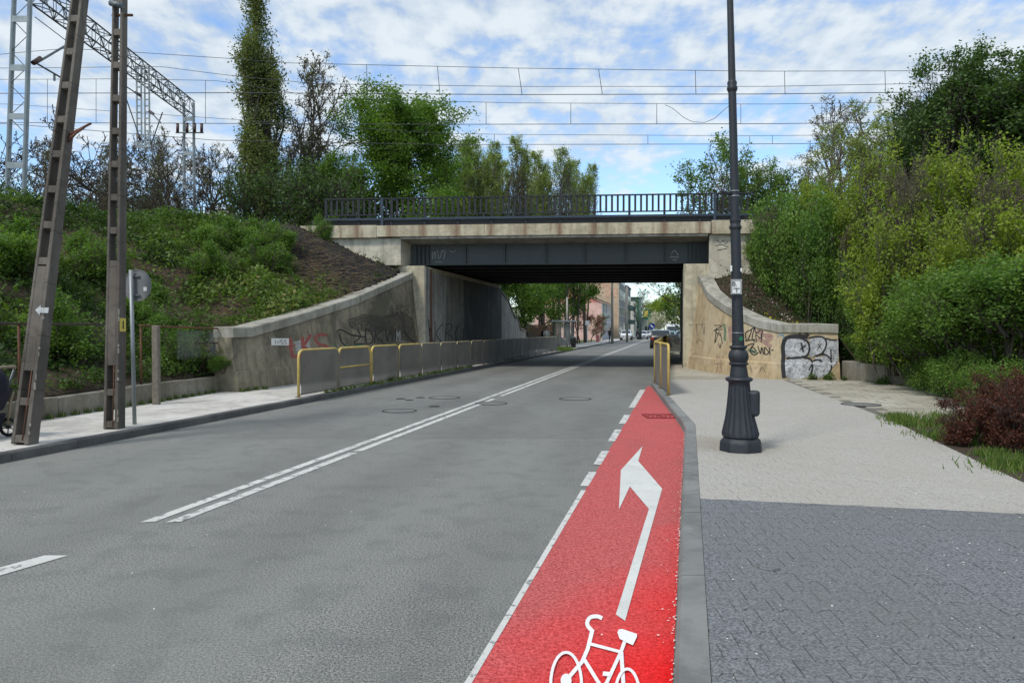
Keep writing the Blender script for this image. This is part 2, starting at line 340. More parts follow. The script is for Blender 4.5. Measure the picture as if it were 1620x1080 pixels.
# ------------------------------------------------------------------ mesh helpers
def tag(o, label=None, cat=None, group=None, kind=None):
    if label: o['label'] = label
    if cat: o['category'] = cat
    if group: o['group'] = group
    if kind: o['kind'] = kind
    return o
def empty(name, loc=(0, 0, 0), label=None, cat=None, group=None):
    o = bpy.data.objects.new(name, None); COL.objects.link(o); o.location = loc; o.empty_display_size = .2
    return tag(o, label, cat, group)
class MB:
    def __init__(s): s.v = []; s.f = []; s.sm = []
    def add(s, vs, fs, smooth=False):
        b = len(s.v); s.v += [tuple(map(float, v)) for v in vs]; s.f += [tuple(b + i for i in f) for f in fs]; s.sm += [smooth] * len(fs); return s
    def hexa(s, bot, top):                    # two quads, bottom and top, same order
        return s.add(list(bot) + list(top), [(3, 2, 1, 0), (4, 5, 6, 7), (0, 1, 5, 4), (1, 2, 6, 5), (2, 3, 7, 6), (3, 0, 4, 7)])
    def box(s, c, sz, rz=0, M=None):
        x, y, z = (v / 2 for v in sz); pts = [(-x, -y, -z), (x, -y, -z), (x, y, -z), (-x, y, -z), (-x, -y, z), (x, -y, z), (x, y, z), (-x, y, z)]
        cr, sr = math.cos(rz), math.sin(rz)
        if M is not None: pts = [tuple(M @ Vector(p)) for p in pts]
        pts = [(c[0] + p[0] * cr - p[1] * sr, c[1] + p[0] * sr + p[1] * cr, c[2] + p[2]) for p in pts]
        return s.hexa(pts[:4], pts[4:])
    def prism(s, poly, z0, z1):
        n = len(poly); return s.add([(p[0], p[1], z0) for p in poly] + [(p[0], p[1], z1) for p in poly],
            [tuple(range(n))[::-1], tuple(range(n, 2 * n))] + [(i, (i + 1) % n, n + (i + 1) % n, n + i) for i in range(n)])
    def tube(s, pts, r, n=8, smooth=True, closed=False):
        pts = [Vector(p) for p in pts]; rs = r if hasattr(r, '__len__') else [r] * len(pts); vs = []; prev = None; L = len(pts)
        for i, p in enumerate(pts):
            a = pts[(i - 1) % L] if (i or closed) else p; b_ = pts[(i + 1) % L] if (i < L - 1 or closed) else p
            d = (b_ - a).normalized()
            if prev is None:
                ax = Vector((0, 0, 1)) if abs(d.z) < .9 else Vector((1, 0, 0)); u = d.cross(ax).normalized()
            else: u = (prev - d * prev.dot(d)).normalized()
            prev = u; w_ = d.cross(u)
            for j in range(n):
                q = 2 * math.pi * j / n; vs.append(p + (u * math.cos(q) + w_ * math.sin(q)) * rs[i])
        fs = [(i * n + j, i * n + (j + 1) % n, (i + 1) * n + (j + 1) % n, (i + 1) * n + j) for i in range(L - 1) for j in range(n)]
        if closed: fs += [((L - 1) * n + j, (L - 1) * n + (j + 1) % n, (j + 1) % n, j) for j in range(n)]
        s.add(vs, fs, smooth)
        if not closed: b0 = len(s.v) - len(vs); s.f += [tuple(b0 + j for j in range(n))[::-1], tuple(b0 + (L - 1) * n + j for j in range(n))]; s.sm += [False, False]
        return s
    def lathe(s, prof, c=(0, 0, 0), n=24, smooth=True, mod=None):   # prof: (radius, z)
        vs = []
        for i, (r, z) in enumerate(prof):
            for j in range(n):
                q = 2 * math.pi * j / n; rr = r * (mod(i, j) if mod else 1); vs.append((c[0] + rr * math.cos(q), c[1] + rr * math.sin(q), c[2] + z))
        L = len(prof)
        s.add(vs, [(i * n + j, i * n + (j + 1) % n, (i + 1) * n + (j + 1) % n, (i + 1) * n + j) for i in range(L - 1) for j in range(n)], smooth)
        b0 = len(s.v) - len(vs); s.f += [tuple(b0 + j for j in range(n))[::-1], tuple(b0 + (L - 1) * n + j for j in range(n))]; s.sm += [False, False]
        return s
    def mesh(s, name, mat):
        me = bpy.data.meshes.new(name); me.from_pydata(s.v, [], s.f); me.materials.append(MATS[mat])
        me.polygons.foreach_set('use_smooth', s.sm); me.update(); return me
    def build(s, name, mat, parent=None, bevel=0, **kw):
        o = bpy.data.objects.new(name, s.mesh(name, mat)); COL.objects.link(o)
        if parent is not None:
            o.parent = parent; o.matrix_parent_inverse = Matrix.Translation(-Vector(parent.location)) if parent.location.length else Matrix()
            if parent.parent is not None:
                L_ = Vector(parent.location); o.matrix_parent_inverse = Matrix()
        if bevel:
            bm_ = o.modifiers.new('bevel', 'BEVEL'); bm_.width = bevel; bm_.segments = 2; bm_.limit_method = 'ANGLE'
        return tag(o, **kw)
def kids(o): return [c for c in bpy.data.objects if c.parent == o]
def copy_tree(o, parent=None, table=None):
    if table is None:
        table = {}
        for c in bpy.data.objects:
            if c.parent: table.setdefault(c.parent.name, []).append(c)
    c = o.copy(); COL.objects.link(c)
    if parent: c.parent = parent
    for ch in table.get(o.name, []): copy_tree(ch, c, table)
    return c
def numesh(name, verts, faces, mat, parent=None, attr=None, smooth=False, **kw):   # numpy arrays, all faces the same size
    me = bpy.data.meshes.new(name); nf, k_ = faces.shape
    me.vertices.add(len(verts)); me.vertices.foreach_set('co', verts.astype(np.float32).ravel())
    me.loops.add(nf * k_); me.loops.foreach_set('vertex_index', faces.astype(np.int32).ravel())
    me.polygons.add(nf); me.polygons.foreach_set('loop_start', np.arange(nf, dtype=np.int32) * k_)
    if smooth: me.polygons.foreach_set('use_smooth', np.ones(nf, dtype=bool))
    if attr is not None:
        a = me.attributes.new('tint', 'FLOAT', 'POINT'); a.data.foreach_set('value', attr.astype(np.float32))
    me.update(calc_edges=True); me.materials.append(MATS[mat])
    if name is None: return me
    o = bpy.data.objects.new(name, me); COL.objects.link(o)
    if parent is not None: o.parent = parent
    return tag(o, **kw)
def leaf_arrays(pts, size, rg, tint=None, asp=.62, upbias=0.0, sizes=None):
    n = len(pts); a = rg.normal(size=(n, 3)); a[:, 2] = a[:, 2] * .7 - .15; a /= np.linalg.norm(a, axis=1, keepdims=True)
    b_ = rg.normal(size=(n, 3)); b_[:, 2] *= .6
    if upbias: a[:, 2] += upbias; a /= np.linalg.norm(a, axis=1, keepdims=True)
    b_ -= a * (a * b_).sum(1, keepdims=True); b_ /= np.linalg.norm(b_, axis=1, keepdims=True)
    s_ = size * rg.uniform(.6, 1.3, n)[:, None] if sizes is None else sizes[:, None]
    v = np.stack([pts, pts + a * s_ * .5 + b_ * s_ * asp * .5, pts + a * s_, pts + a * s_ * .5 - b_ * s_ * asp * .5], 1).reshape(-1, 3)
    f = np.arange(n * 4).reshape(n, 4)
    tn = rg.uniform(0, 1, n) if tint is None else np.clip(tint, 0, 1)
    return v, f, np.repeat(tn, 4)
def seg_arrays(segs, sides=3):                # segs: array n x 8 (p0,p1,r0,r1)
    s_ = np.asarray(segs, dtype=float); p0, p1, r0, r1 = s_[:, :3], s_[:, 3:6], s_[:, 6], s_[:, 7]
    d = p1 - p0; L = np.linalg.norm(d, axis=1, keepdims=True) + 1e-9; d = d / L; p1 = p1 + d * np.minimum(L, r1[:, None]) * .5
    ax = np.where(np.abs(d[:, 2:3]) < .9, np.array([[0, 0, 1.]]), np.array([[1., 0, 0]]))
    u = np.cross(d, ax); u /= np.linalg.norm(u, axis=1, keepdims=True); w_ = np.cross(d, u); vs = []
    for p, r in ((p0, r0), (p1, r1)):
        for j in range(sides):
            q = 2 * math.pi * j / sides; vs.append(p + (u * math.cos(q) + w_ * math.sin(q)) * r[:, None])
    v = np.stack(vs, 1).reshape(-1, 3); n = len(s_); base = (np.arange(n) * 2 * sides)[:, None, None]
    f = np.array([[j, (j + 1) % sides, sides + (j + 1) % sides, sides + j] for j in range(sides)])[None] + base
    return v, f.reshape(-1, 4)
# ================================================================== THE SETTING
def sheet(name, poly, z, mat, parent=None, **kw):
    mb = MB(); mb.add([(p[0], p[1], z) for p in poly], [tuple(range(len(poly)))]); return mb.build(name, mat, parent, **kw)
sheet('ground', [(-900, -60), (900, -60), (900, 1500), (-900, 1500)], -.03, 'meadow', kind='structure')
Ys = [-6, 3.35, 11.6, 21.3, 60, 420]
road = sheet('road', [(XR(y), y) for y in Ys] + [(XL(y), y) for y in Ys[::-1]], 0, 'asphalt', kind='structure')
def strip(name, pts_l, pts_r, z, mat, **kw):
    n = len(pts_l); mb = MB(); mb.add([(p[0], p[1], z) for p in pts_l] + [(p[0], p[1], z) for p in pts_r], [(i, n + i, n + i + 1, i + 1) for i in range(n - 1)]); return mb.build(name, mat, **kw)
# red cycle lane
def LX(Y): return -.186 + .228 * (Y - 3.35)
ys = list(np.linspace(-1, 20.9, 24))
lane = strip('cycle_lane', [(LX(y), y) for y in ys] + [(3.93, 21.15)], [(XR(y) - .012, y) for y in ys] + [(3.965, 21.15)], .004, 'red_lane', kind='structure')
# white edge line of the cycle lane: long worn line, then dashes
el = MB()
def lseg(y0, y1, x0, x1, mb, fx, z=.006, n=1):
    for i in range(n):
        a = y0 + (y1 - y0) * i / n; b_ = y0 + (y1 - y0) * (i + 1) / n
        mb.add([(fx(a) + x0, a, z), (fx(a) + x1, a, z), (fx(b_) + x1, b_, z), (fx(b_) + x0, b_, z)], [(0, 1, 2, 3)])
for a, b_ in ((-1, 2), (2, 3.4), (3.4, 5.2), (5.2, 7.35), (7.55, 8.3), (8.75, 9.75), (10.6, 11.85), (12.6, 13.9), (15.2, 19.8)):
    e = MB(); W_ = lambda y: -float(np.interp(y, [0, 3.4, 7.4, 7.5, 10, 20], [.020, .024, .038, .075, .09, .135]))
    e.add([(LX(a) + W_(a), a, .006), (LX(a) + .01, a, .006), (LX(b_) + .01, b_, .006), (LX(b_) + W_(b_), b_, .006)], [(0, 1, 2, 3)])
    tag(e.build('lane_edge_line', 'line_white', lane))
def DX(Y): return -4.42 + .217 * Y
for off, a, b_ in ((0, 6.12, 150), (.215, 6.12, 9.6), (.215, 9.72, 17.2), (.215, 17.9, 150)):
    e = MB(); sk = .10
    ya = [a] + [y for y in (12, 20, 35, 60, 100) if a < y < b_] + [b_]
    for i in range(len(ya) - 1):
        y0, y1 = ya[i], ya[i + 1]; e.add([(DX(y0) + off, y0, .005), (DX(y0) + off + .115, y0 + (.03 if i == 0 else 0), .005), (DX(y1) + off + .115, y1, .005), (DX(y1) + off, y1, .005)], [(0, 1, 2, 3)])
    tag(e.build('centre_line', 'line_white', road))
e = MB(); q = [G(0, 898), G(70, 879), G(108, 879), G(0, 919)]
dx = (q[1][0] - q[0][0], q[1][1] - q[0][1]); L_ = 2.2 / math.hypot(*dx)
q = [(q[0][0] - dx[0] * L_, q[0][1] - dx[1] * L_, 0), q[1], q[2], (q[3][0] - dx[0] * L_, q[3][1] - dx[1] * L_, 0)]
e.add([(a[0], a[1], .005) for a in q], [(0, 3, 2, 1)]); e.build('dash_line', 'line_white', road)
# turn arrow
ar = [(622, 237), (607, 290), (692, 388), (560, 858), (527, 835), (645, 460), (577, 380), (538, 462), (545, 322)]
arw = MB().add([G(740 + a / 2.25, 600 + b_ / 2.25, .008) for a, b_ in ar], [tuple(range(9))]).build('turn_arrow', 'arrow_white', lane)
# bicycle symbol, strokes laid on the lane
def ribbon_px(pts, wpx):
    pts = [np.array(p, float) for p in pts]; out = []; n = len(pts); ws = wpx if hasattr(wpx, '__len__') else [wpx] * n
    for i in range(n):
        d = pts[min(i + 1, n - 1)] - pts[max(i - 1, 0)]; d /= (np.linalg.norm(d) + 1e-9); nn = np.array([-d[1], d[0]]) * ws[i] / 2
        out.append((pts[i] + nn, pts[i] - nn))
    return out
def smooth_px(pts, n=5):
    P_ = [np.array(p, float) for p in pts]; P_ = [2 * P_[0] - P_[1]] + P_ + [2 * P_[-1] - P_[-2]]; out = []
    for i in range(1, len(P_) - 2):
        for j in range(n):
            t = j / n; a, b_, c, d = P_[i - 1:i + 3]
            out.append(.5 * ((2 * b_) + (c - a) * t + (2 * a - 5 * b_ + 4 * c - d) * t * t + (3 * b_ - a - 3 * c + d) * t ** 3))
    out.append(P_[-2]); return out
def bk(p): return (860 + p[0] / 7.364, 960 + p[1] / 7.364)
bike = MB(); zb = [.0085]
def bstroke(pts, wd, curve=False):
    if curve: pts = smooth_px(pts)
    rb = ribbon_px([bk(p) for p in pts], wd / 7.364); zb[0] += .0008
    vs = []; [vs.extend((G(a[0], a[1], zb[0]), G(b_[0], b_[1], zb[0]))) for a, b_ in rb]
    bike.add(vs, [(2 * i, 2 * i + 1, 2 * i + 3, 2 * i + 2) for i in range(len(rb) - 1)])
def bpoly(pts):
    zb[0] += .0008; q = [bk(p) for p in pts]; bike.add([G(a, b_, zb[0]) for a, b_ in q], [tuple(range(len(q)))])
bstroke([(682, 128), (640, 108), (590, 105), (540, 120), (510, 165), (515, 215), (560, 268)], 46, True)
bstroke([(570, 255), (515, 480), (450, 630), (262, 850)], 46)
bstroke([(540, 424), (905, 520)], 36); bstroke([(945, 395), (900, 520), (742, 860), (690, 960)], 42); bstroke([(905, 520), (930, 900), (940, 1100)], 46)
bstroke([(470, 600), (640, 875), (700, 960)], 42); bstroke([(690, 770), (775, 778)], 52)
bpoly([(860, 290), (875, 258), (912, 250), (1088, 308), (1086, 345), (1040, 440), (960, 405), (885, 365)])
bpoly([(262 + 64 * math.cos(t), 850 + 80 * math.sin(t)) for t in np.linspace(0, 6.28, 17)[:-1]])
for cx, cy, rx, ry in ((262, 900, 180, 378), (975, 1085, 150, 370)):
    bstroke([(cx + rx * math.cos(t), cy + ry * math.sin(t)) for t in np.linspace(0, 2 * math.pi, 33)], 34)
bike.build('bicycle_symbol', 'bike_white', lane)
# drain grate painted over in red
gx, gy, _ = G(1046, 659); dg = empty('drain_grate', (gx, gy, 0), 'square drain grate painted red inside the cycle lane by the kerb', 'drain')
mb = MB()
for i in range(7): mb.box((gx - .24 + i * .08, gy, .010), (.035, .52, .012), -.2)
mb.build('bars', 'red_grate', dg)
mb = MB()
for sx, sy, lx, ly in ((0, -.29, .62, .05), (0, .29, .62, .05), (-.29, 0, .05, .62), (.29, 0, .05, .62), (0, 0, .05, .58)): mb.box((gx + sx, gy + sy, .012 + (abs(sx) + .001) * .004), (lx, ly, .014), 0)
mb.build('frame', 'red_grate', dg)
# manhole covers
def manhole(px, py, r, label, z=0., name='manhole_cover', grp='iron covers in the road'):
    x, y, _ = G(px, py, z); t = empty(name, (x, y, z), label, 'manhole cover', grp)
    MB().lathe([(r * .93, .001), (r * .93, .006), (r * .9, .007)], (x, y, z), 32).build('lid', 'paver_dark' if name == 'valve_cap' else ('cast_iron' if r < .3 else 'asphalt'), t)
    vs = []; n = 40
    for rr, h in ((r * .945, .003), (r * .96, .011), (r * 1.03, .011), (r * 1.05, .002)):
        for j in range(n): q = 2 * math.pi * j / n; vs.append((x + rr * math.cos(q), y + rr * math.sin(q), z + h))
    MB().add(vs, [(i * n + j, i * n + (j + 1) % n, (i + 1) * n + (j + 1) % n, (i + 1) * n + j) for i in range(3) for j in range(n)], True).build('ring', 'paver_dark' if name == 'valve_cap' else 'cast_iron', t)
manhole(632, 650, .33, 'round manhole cover in the left lane nearest the kerb and the camera')
manhole(703, 629, .36, 'round manhole cover in the left lane just beyond the small caps')
manhole(777, 638, .34, 'round manhole cover that cuts the double centre line')
manhole(910, 631, .36, 'round manhole cover alone in the right lane')
manhole(687, 643, .11, 'small valve cap beside the centre line manhole, nearest of the small caps')
manhole(634, 631, .10, 'small valve cap furthest left, towards the yellow barrier')
manhole(647, 633, .09, 'small valve cap in the middle of the row of three')
manhole(665, 629, .10, 'small valve cap nearest the large round cover')
# --- pavements and kerbs
ZP = .12
LW = [(-9.0, -4), (-8.35, 5), (-7.78, 12.1), (-7.35, 15), (-6.95, 18.4)]     # foot of the low wall on the left
lw_x = lambda y: float(np.interp(y, [p[1] for p in LW], [p[0] for p in LW])) if y < 17.6 else -6.5 + .22 * (y - 17.7)
yl = list(np.linspace(-4, 60, 40)) + [80, 120, 200]
strip('left_pavement', [(lw_x(y) - .1 if y < 40 else XL(y) - 2.6, y) for y in yl], [(XL(y) - .12, y) for y in yl], ZP, 'walk_pale', kind='structure')
kl = empty('left_kerb'); tag(kl, kind='structure')
def kerb_piece(fx, y0, y1, w_, side, h=ZP, ext=.004):
    mb = MB(); g_ = ext
    a = (fx(y0 + g_), y0 + g_); b_ = (fx(y1 - g_), y1 - g_); s_ = side
    c = .018
    prof = [(0, -.1), (0, h - c), (c * s_, h + .003), (w_ * s_, h + .003), (w_ * s_, -.1)]
    jz = random.uniform(-.003, .003); vs = [(a[0] + u, a[1], z + jz) for u, z in prof] + [(b_[0] + u, b_[1], z + jz) for u, z in prof]; n = len(prof)
    fs = [(i, i + 1, n + i + 1, n + i) for i in range(n - 1)] + [tuple(range(n))[::-1], tuple(range(n, 2 * n))]
    if side < 0: fs = [f[::-1] for f in fs]
    mb.add(vs, fs); return mb
y = 1.0; i = 0
while y < 62:
    kerb_piece(XL, y, y + 1, .12, -1).build('kerb_stone', 'kerb_dark', kl); y += 1
mb = MB()
for a, b_ in ((-5, 1), (62, 90), (90, 200)):
    mb2 = kerb_piece(XL, a, b_, .12, -1); mb.add(mb2.v, mb2.f)
mb.build('kerb_run', 'kerb_dark', kl, kind='stuff')
kr = empty('right_kerb'); tag(kr, kind='structure')
y = .6
while y < 60:
    st = .77 if y < 24 else 1.0
    kerb_piece(XR, y, y + st, .155, 1, .117).build('kerb_stone', 'kerb_stone', kr); y += st
mb = MB()
for a, b_ in ((-5, .6), (60, 110), (110, 300)):
    mb2 = kerb_piece(XR, a, b_, .155, 1, .117); mb.add(mb2.v, mb2.f)
mb.build('kerb_run', 'kerb_stone', kr, kind='stuff')
# right pavement bed and its double-T pavers
def RX(Y): return float(np.interp(Y, [-4, 7.28, 9.73, 12.4, 22.3], [2.5, 5.0, 5.62, 6.3, 8.12]))   # right edge of the new paving
yr = [y for y in np.linspace(-4, 22.2, 30)]
strip('right_pavement', [(XR(y) + .15, y) for y in yr], [(RX(y), y) for y in yr], ZP - .009, 'joint_sand', kind='structure')
yr2 = [22.2, 24, 27, 30, 40, 52, 60, 90, 150, 300]
RW = lambda y: 8.12 if y < 22.3 else 7.1 + .222 * (y - 27) + .3
strip('underpass_footway', [(XR(y) + .15, y) for y in yr2], [(max(RW(y), 7.9), y) for y in yr2], ZP - .012, 'slab_old', kind='structure')
pav = empty('paving'); tag(pav, kind='structure')
ca, sa = math.cos(-.045), math.sin(-.045)        # the courses run nearly across the view
Lb, Wb, a_ = .2, .150, .0135
def paver_outline(g=.0021):
    hl = Lb / 2 - g; hw0 = Wb / 2 + a_ - g; hw1 = Wb / 2 - a_ - g
    return [(-hl, -hw0), (-Lb / 4 - .012, -hw0), (-Lb / 4 + .012, -hw1), (Lb / 4 - .012, -hw1), (Lb / 4 + .012, -hw0), (hl, -hw0),
            (hl, hw0), (Lb / 4 + .012, hw0), (Lb / 4 - .012, hw1), (-Lb / 4 + .012, hw1), (-Lb / 4 - .012, hw0), (-hl, hw0)]
ol = paver_outline(); 
def clip(poly, f):                             # keep the side where f >= 0
    out = []
    for i in range(len(poly)):
        a, b_ = poly[i], poly[(i + 1) % len(poly)]; fa, fb = f(a), f(b_)
        if fa >= 0: out.append(a)
        if (fa >= 0) != (fb >= 0): t_ = fa / (fa - fb); out.append((a[0] + (b_[0] - a[0]) * t_, a[1] + (b_[1] - a[1]) * t_))
    return out
def paver_mb(mb, X, Y, dz, tilt, fs=()):
    out = [(X + x_ * ca - y_ * sa, Y + x_ * sa + y_ * ca) for x_, y_ in ol]
    for f in fs: out = clip(out, f)
    if len(out) < 3: return
    cx = sum(p[0] for p in out) / len(out); cy = sum(p[1] for p in out) / len(out); n = len(out)
    vs = [(x_, y_, ZP - .016) for x_, y_ in out] + [(x_, y_, ZP - .0025 + dz) for x_, y_ in out] + [(cx + (x_ - cx) * .965, cy + (y_ - cy) * .965, ZP + dz + tilt * (x_ - cx)) for x_, y_ in out]
    mb.add(vs, [tuple(range(2 * n, 3 * n))] + [(i, (i + 1) % n, n + (i + 1) % n, n + i) for i in range(n)] + [(n + i, n + (i + 1) % n, 2 * n + (i + 1) % n, 2 * n + i) for i in range(n)])
bound = lambda X: G(1112, 788, ZP)[1] + (X - G(1112, 788, ZP)[0]) * (G(1620, 812, ZP)[1] - G(1112, 788, ZP)[1]) / (G(1620, 812, ZP)[0] - G(1112, 788, ZP)[0])
cells = []
for r_ in range(0, 150):
    for c_ in range(-20, 62):
        u = c_ * Lb + (r_ % 2) * Lb / 2; v = r_ * Wb - 1.0
        X = u * ca - v * sa + .6; Y = u * sa + v * ca + 2.0
        if Y < .8 or Y > 22.15 or X < XR(Y) + .06 or X > RX(Y) + .09 or X > Y * .75 + 1.2: continue
        cells.append((X, Y))
fk = lambda p: p[0] - (XR(p[1]) + .158); fr_ = lambda p: RX(p[1]) - p[0]; fb_ = lambda p: bound(p[0]) - .002 - p[1]; fb2 = lambda p: p[1] - bound(p[0]) - .002
dark = sorted([c for c in cells if c[1] < bound(c[0]) + .09], key=lambda c: c[1]); light = [c for c in cells if c[1] > bound(c[0]) - .09]
whole = lambda c: c[0] > XR(c[1]) + .28 and c[0] < RX(c[1]) - .14 and abs(c[1] - bound(c[0])) > .1
vis = [c for c in dark if c[1] > 2.75 and c[0] < c[1] * .72 and whole(c)]
ind = vis[:290]; si = set(ind); rest = [c for c in dark if c not in si]
proto_me = {}
for j in range(4):
    mb = MB(); paver_mb(mb, 0, 0, 0, (j - 1.5) * .008); mb.v = [(a, b_, c - ZP) for a, b_, c in mb.v]; proto_me[j] = mb.mesh('paving_block', 'paver_dark')
for X, Y in ind:
    o = bpy.data.objects.new('paving_block', proto_me[random.randrange(4)]); COL.objects.link(o); o.location = (X, Y, ZP + random.uniform(-.0015, .0015)); o.parent = pav
mb = MB()
for X, Y in rest: paver_mb(mb, X, Y, random.uniform(-.0015, .0015), random.uniform(-.008, .008), (fk, fr_, fb_))
mb.build('dark_paving_blocks', 'paver_dark', pav, kind='stuff')
mb = MB()
for X, Y in light: paver_mb(mb, X, Y, random.uniform(-.0015, .0015), random.uniform(-.006, .006), (fk, fr_, fb2))
mb.build('light_paving_blocks', 'paver_light', pav, kind='stuff')
# small cover in the dark paving, old slabs on the right
manhole(1216, 897, .065, 'small round iron cap set in the dark paving blocks', ZP + .001, 'valve_cap', 'caps in the pavement')
plz_poly = [(RX(22.2), 22.2), (9.95, 22.3), (10.7, 19.0), (12.2, 16.2), (13.6, 13.2), (13.4, 12.0), (6.25, 12.2)]
sheet('old_forecourt_bed', [(p[0], p[1]) for p in plz_poly], ZP - .02, 'joint_sand', kind='structure')
def inpoly(x, y, poly):
    r_ = False; j = len(poly) - 1
    for i in range(len(poly)):
        xi, yi = poly[i][:2]; xj, yj = poly[j][:2]
        if (yi > y) != (yj > y) and x < (xj - xi) * (y - yi) / (yj - yi) + xi: r_ = not r_
        j = i
    return r_
fc = empty('old_forecourt'); tag(fc, kind='structure'); c2, s2 = math.cos(-.21), math.sin(-.21)
sl_me = []
for j in range(5):
    h = .244; ch = random.uniform(0, .05)
    poly = [(-h, -h), (h, -h + random.uniform(0, .012)), (h, h - ch), (h - ch, h), (-h + random.uniform(0, .02), h)]
    mb = MB(); mb.prism([(p[0] * c2 - p[1] * s2, p[0] * s2 + p[1] * c2) for p in poly], -.03, 0)
    sl_me.append(mb.mesh('slab', 'slab_old'))
for r_ in range(-30, 60):
    for c_ in range(-40, 40):
        u = c_ * .5 + (r_ % 2) * .25; v = r_ * .5; X = 9 + u * c2 - v * s2; Y = 16 + u * s2 + v * c2
        if inpoly(X, Y, plz_poly) and inpoly(X - .22, Y, plz_poly) and inpoly(X + .1, Y - .1, plz_poly):
            o = bpy.data.objects.new('slab', random.choice(sl_me)); COL.objects.link(o); o.parent = fc
            o.location = (X, Y, ZP + random.uniform(-.012, .002)); o.rotation_euler = (random.uniform(-.008, .008), random.uniform(-.008, .008), random.uniform(-.01, .01))
manhole(1362, 640, .36, 'round cover in the old slabs beside the new paving', ZP - .004, 'manhole_cover', 'caps in the pavement')
sheet('verge', [(RX(12.1) + .05, 12.1), (13.4, 12.0), (14.5, 6), (14, 1), (RX(1), 1), (RX(5), 5), (RX(7.28), 7.28), (RX(9.7), 9.73)], ZP - .008, 'soil', kind='structure')

# ================================================================== BRIDGE frame of reference: s along the railway, d away from the camera
def B(s, d, z): return (-4 + s * .9964 + d * .217, 30.9 - s * .0847 + d * .976, z)
def bb(mb, s0, s1, d0, d1, z0, z1): return mb.hexa([B(s0, d0, z0), B(s1, d0, z0), B(s1, d1, z0), B(s0, d1, z0)], [B(s0, d0, z1), B(s1, d0, z1), B(s1, d1, z1), B(s0, d1, z1)])
S0, S1, DEP = .66, 10.97, 12.5
br = empty('railway_bridge', B(5, 0, 0), 'concrete and dark steel railway bridge spanning the road', 'bridge')
SEAT = 4.2
abl = bb(MB(), -3.2, S0, -.9, DEP, -.1, SEAT).build('abutment', 'concrete_pier', br, bevel=.03)
abr = bb(MB(), S1, 14.2, -.9, DEP, -.1, SEAT).build('abutment', 'concrete_pier', br, bevel=.03)
bb(MB(), -.95, -.22, -1.15, DEP, SEAT + .002, 5.3).build('side_wall', 'concrete_cream', br, bevel=.02)
MB().hexa([B(-4.1, -1.15, 3.2), B(-.953, -1.15, 3.2), B(-.953, -.2, 3.2), B(-4.1, -.2, 3.2)], [B(-4.1, -1.15, 5.3), B(-.953, -1.15, 5.3), B(-.953, -.2, 5.3), B(-4.1, -.2, 5.3)]).build('cheek_wall', 'concrete_cream', br)
bb(MB(), 11.95, 13.9, -1.15, DEP, SEAT - .6, 5.3).build('cheek_wall', 'concrete_cream', br, bevel=.02)
# inner linings of the underpass: grey panels with a joint between them, underpass shade painted into the darker ones
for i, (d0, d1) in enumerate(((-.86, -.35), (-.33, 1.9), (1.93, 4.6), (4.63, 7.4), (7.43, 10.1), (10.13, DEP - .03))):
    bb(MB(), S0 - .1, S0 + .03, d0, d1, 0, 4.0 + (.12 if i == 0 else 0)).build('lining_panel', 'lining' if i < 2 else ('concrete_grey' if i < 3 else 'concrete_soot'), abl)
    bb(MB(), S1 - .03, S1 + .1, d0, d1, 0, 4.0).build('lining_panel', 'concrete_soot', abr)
MB().tube([B(S0 + .08, -.30, .1), B(S0 + .08, -.30, 4.1)], .035).build('drain_pipe', 'rusty', abl)
# fascia beam in cast lengths
for s0, s1, zt in ((-4.3, -1.15, 5.80), (-1.14, 3.2, 5.78), (3.21, 7.6, 5.78), (7.61, 12.0, 5.78), (12.03, 14.6, 5.83)):
    bb(MB(), s0, s1, -1.35, -.95, 5.33 if s0 > -2 and s1 < 12.1 else 5.30, zt).build('fascia_beam', 'fascia', br, bevel=.012)
bb(MB(), -4.25, 14.5, -.948, DEP + .4, 5.34, 5.62).build('deck_slab', 'concrete_grey', br)
# slab haunch under the overhang
MB().hexa([B(-.2, -1.30, 5.24), B(11.9, -1.30, 5.24), B(11.9, -.03, 5.14), B(-.2, -.03, 5.14)], [B(-.2, -1.30, 5.328), B(11.9, -1.30, 5.328), B(11.9, -.03, 5.338), B(-.2, -.03, 5.338)]).build('overhang_soffit', 'concrete_grey', br)
# plate girders with stiffeners
ZG0, ZG1 = 4.30, 5.2
for gi, d in enumerate((0, 1.75, 3.5, 5.25, 7.0, 8.75, 10.5, 12.2)):
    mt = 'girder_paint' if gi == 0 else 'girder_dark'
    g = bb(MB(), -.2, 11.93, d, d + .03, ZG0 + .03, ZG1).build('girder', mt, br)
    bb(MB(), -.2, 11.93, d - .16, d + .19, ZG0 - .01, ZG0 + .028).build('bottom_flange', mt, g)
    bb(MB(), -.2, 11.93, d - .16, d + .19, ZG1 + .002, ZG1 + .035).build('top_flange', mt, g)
    if gi == 0:
        for px in (738, 800, 865, 926, 990, 1052):
            a = (px - 810) / F; s_ = (a * 30.9 + 4) / (.9964 + a * .0847)
            bb(MB(), s_ - .012, s_ + .012, -.14, -.003, ZG0 + .03, ZG1).build('stiffener', mt, g)
        for s_ in (.05, .22, .39, .56, 11.2, 11.36, 11.52, 11.68):
            bb(MB(), s_ - .012, s_ + .012, -.15, -.003, ZG0 + .03, ZG1).build('stiffener', mt, g)
for s_ in np.arange(.8, 11.4, 1.58):
    mb = MB()
    for d in (.03, 1.78, 3.53, 5.28, 7.03, 8.78, 10.53): bb(mb, s_, s_ + .02, d + .01, d + 1.70, ZG0 + .25, ZG1 - .05)
    mb.build('cross_frame', 'girder_dark', br)
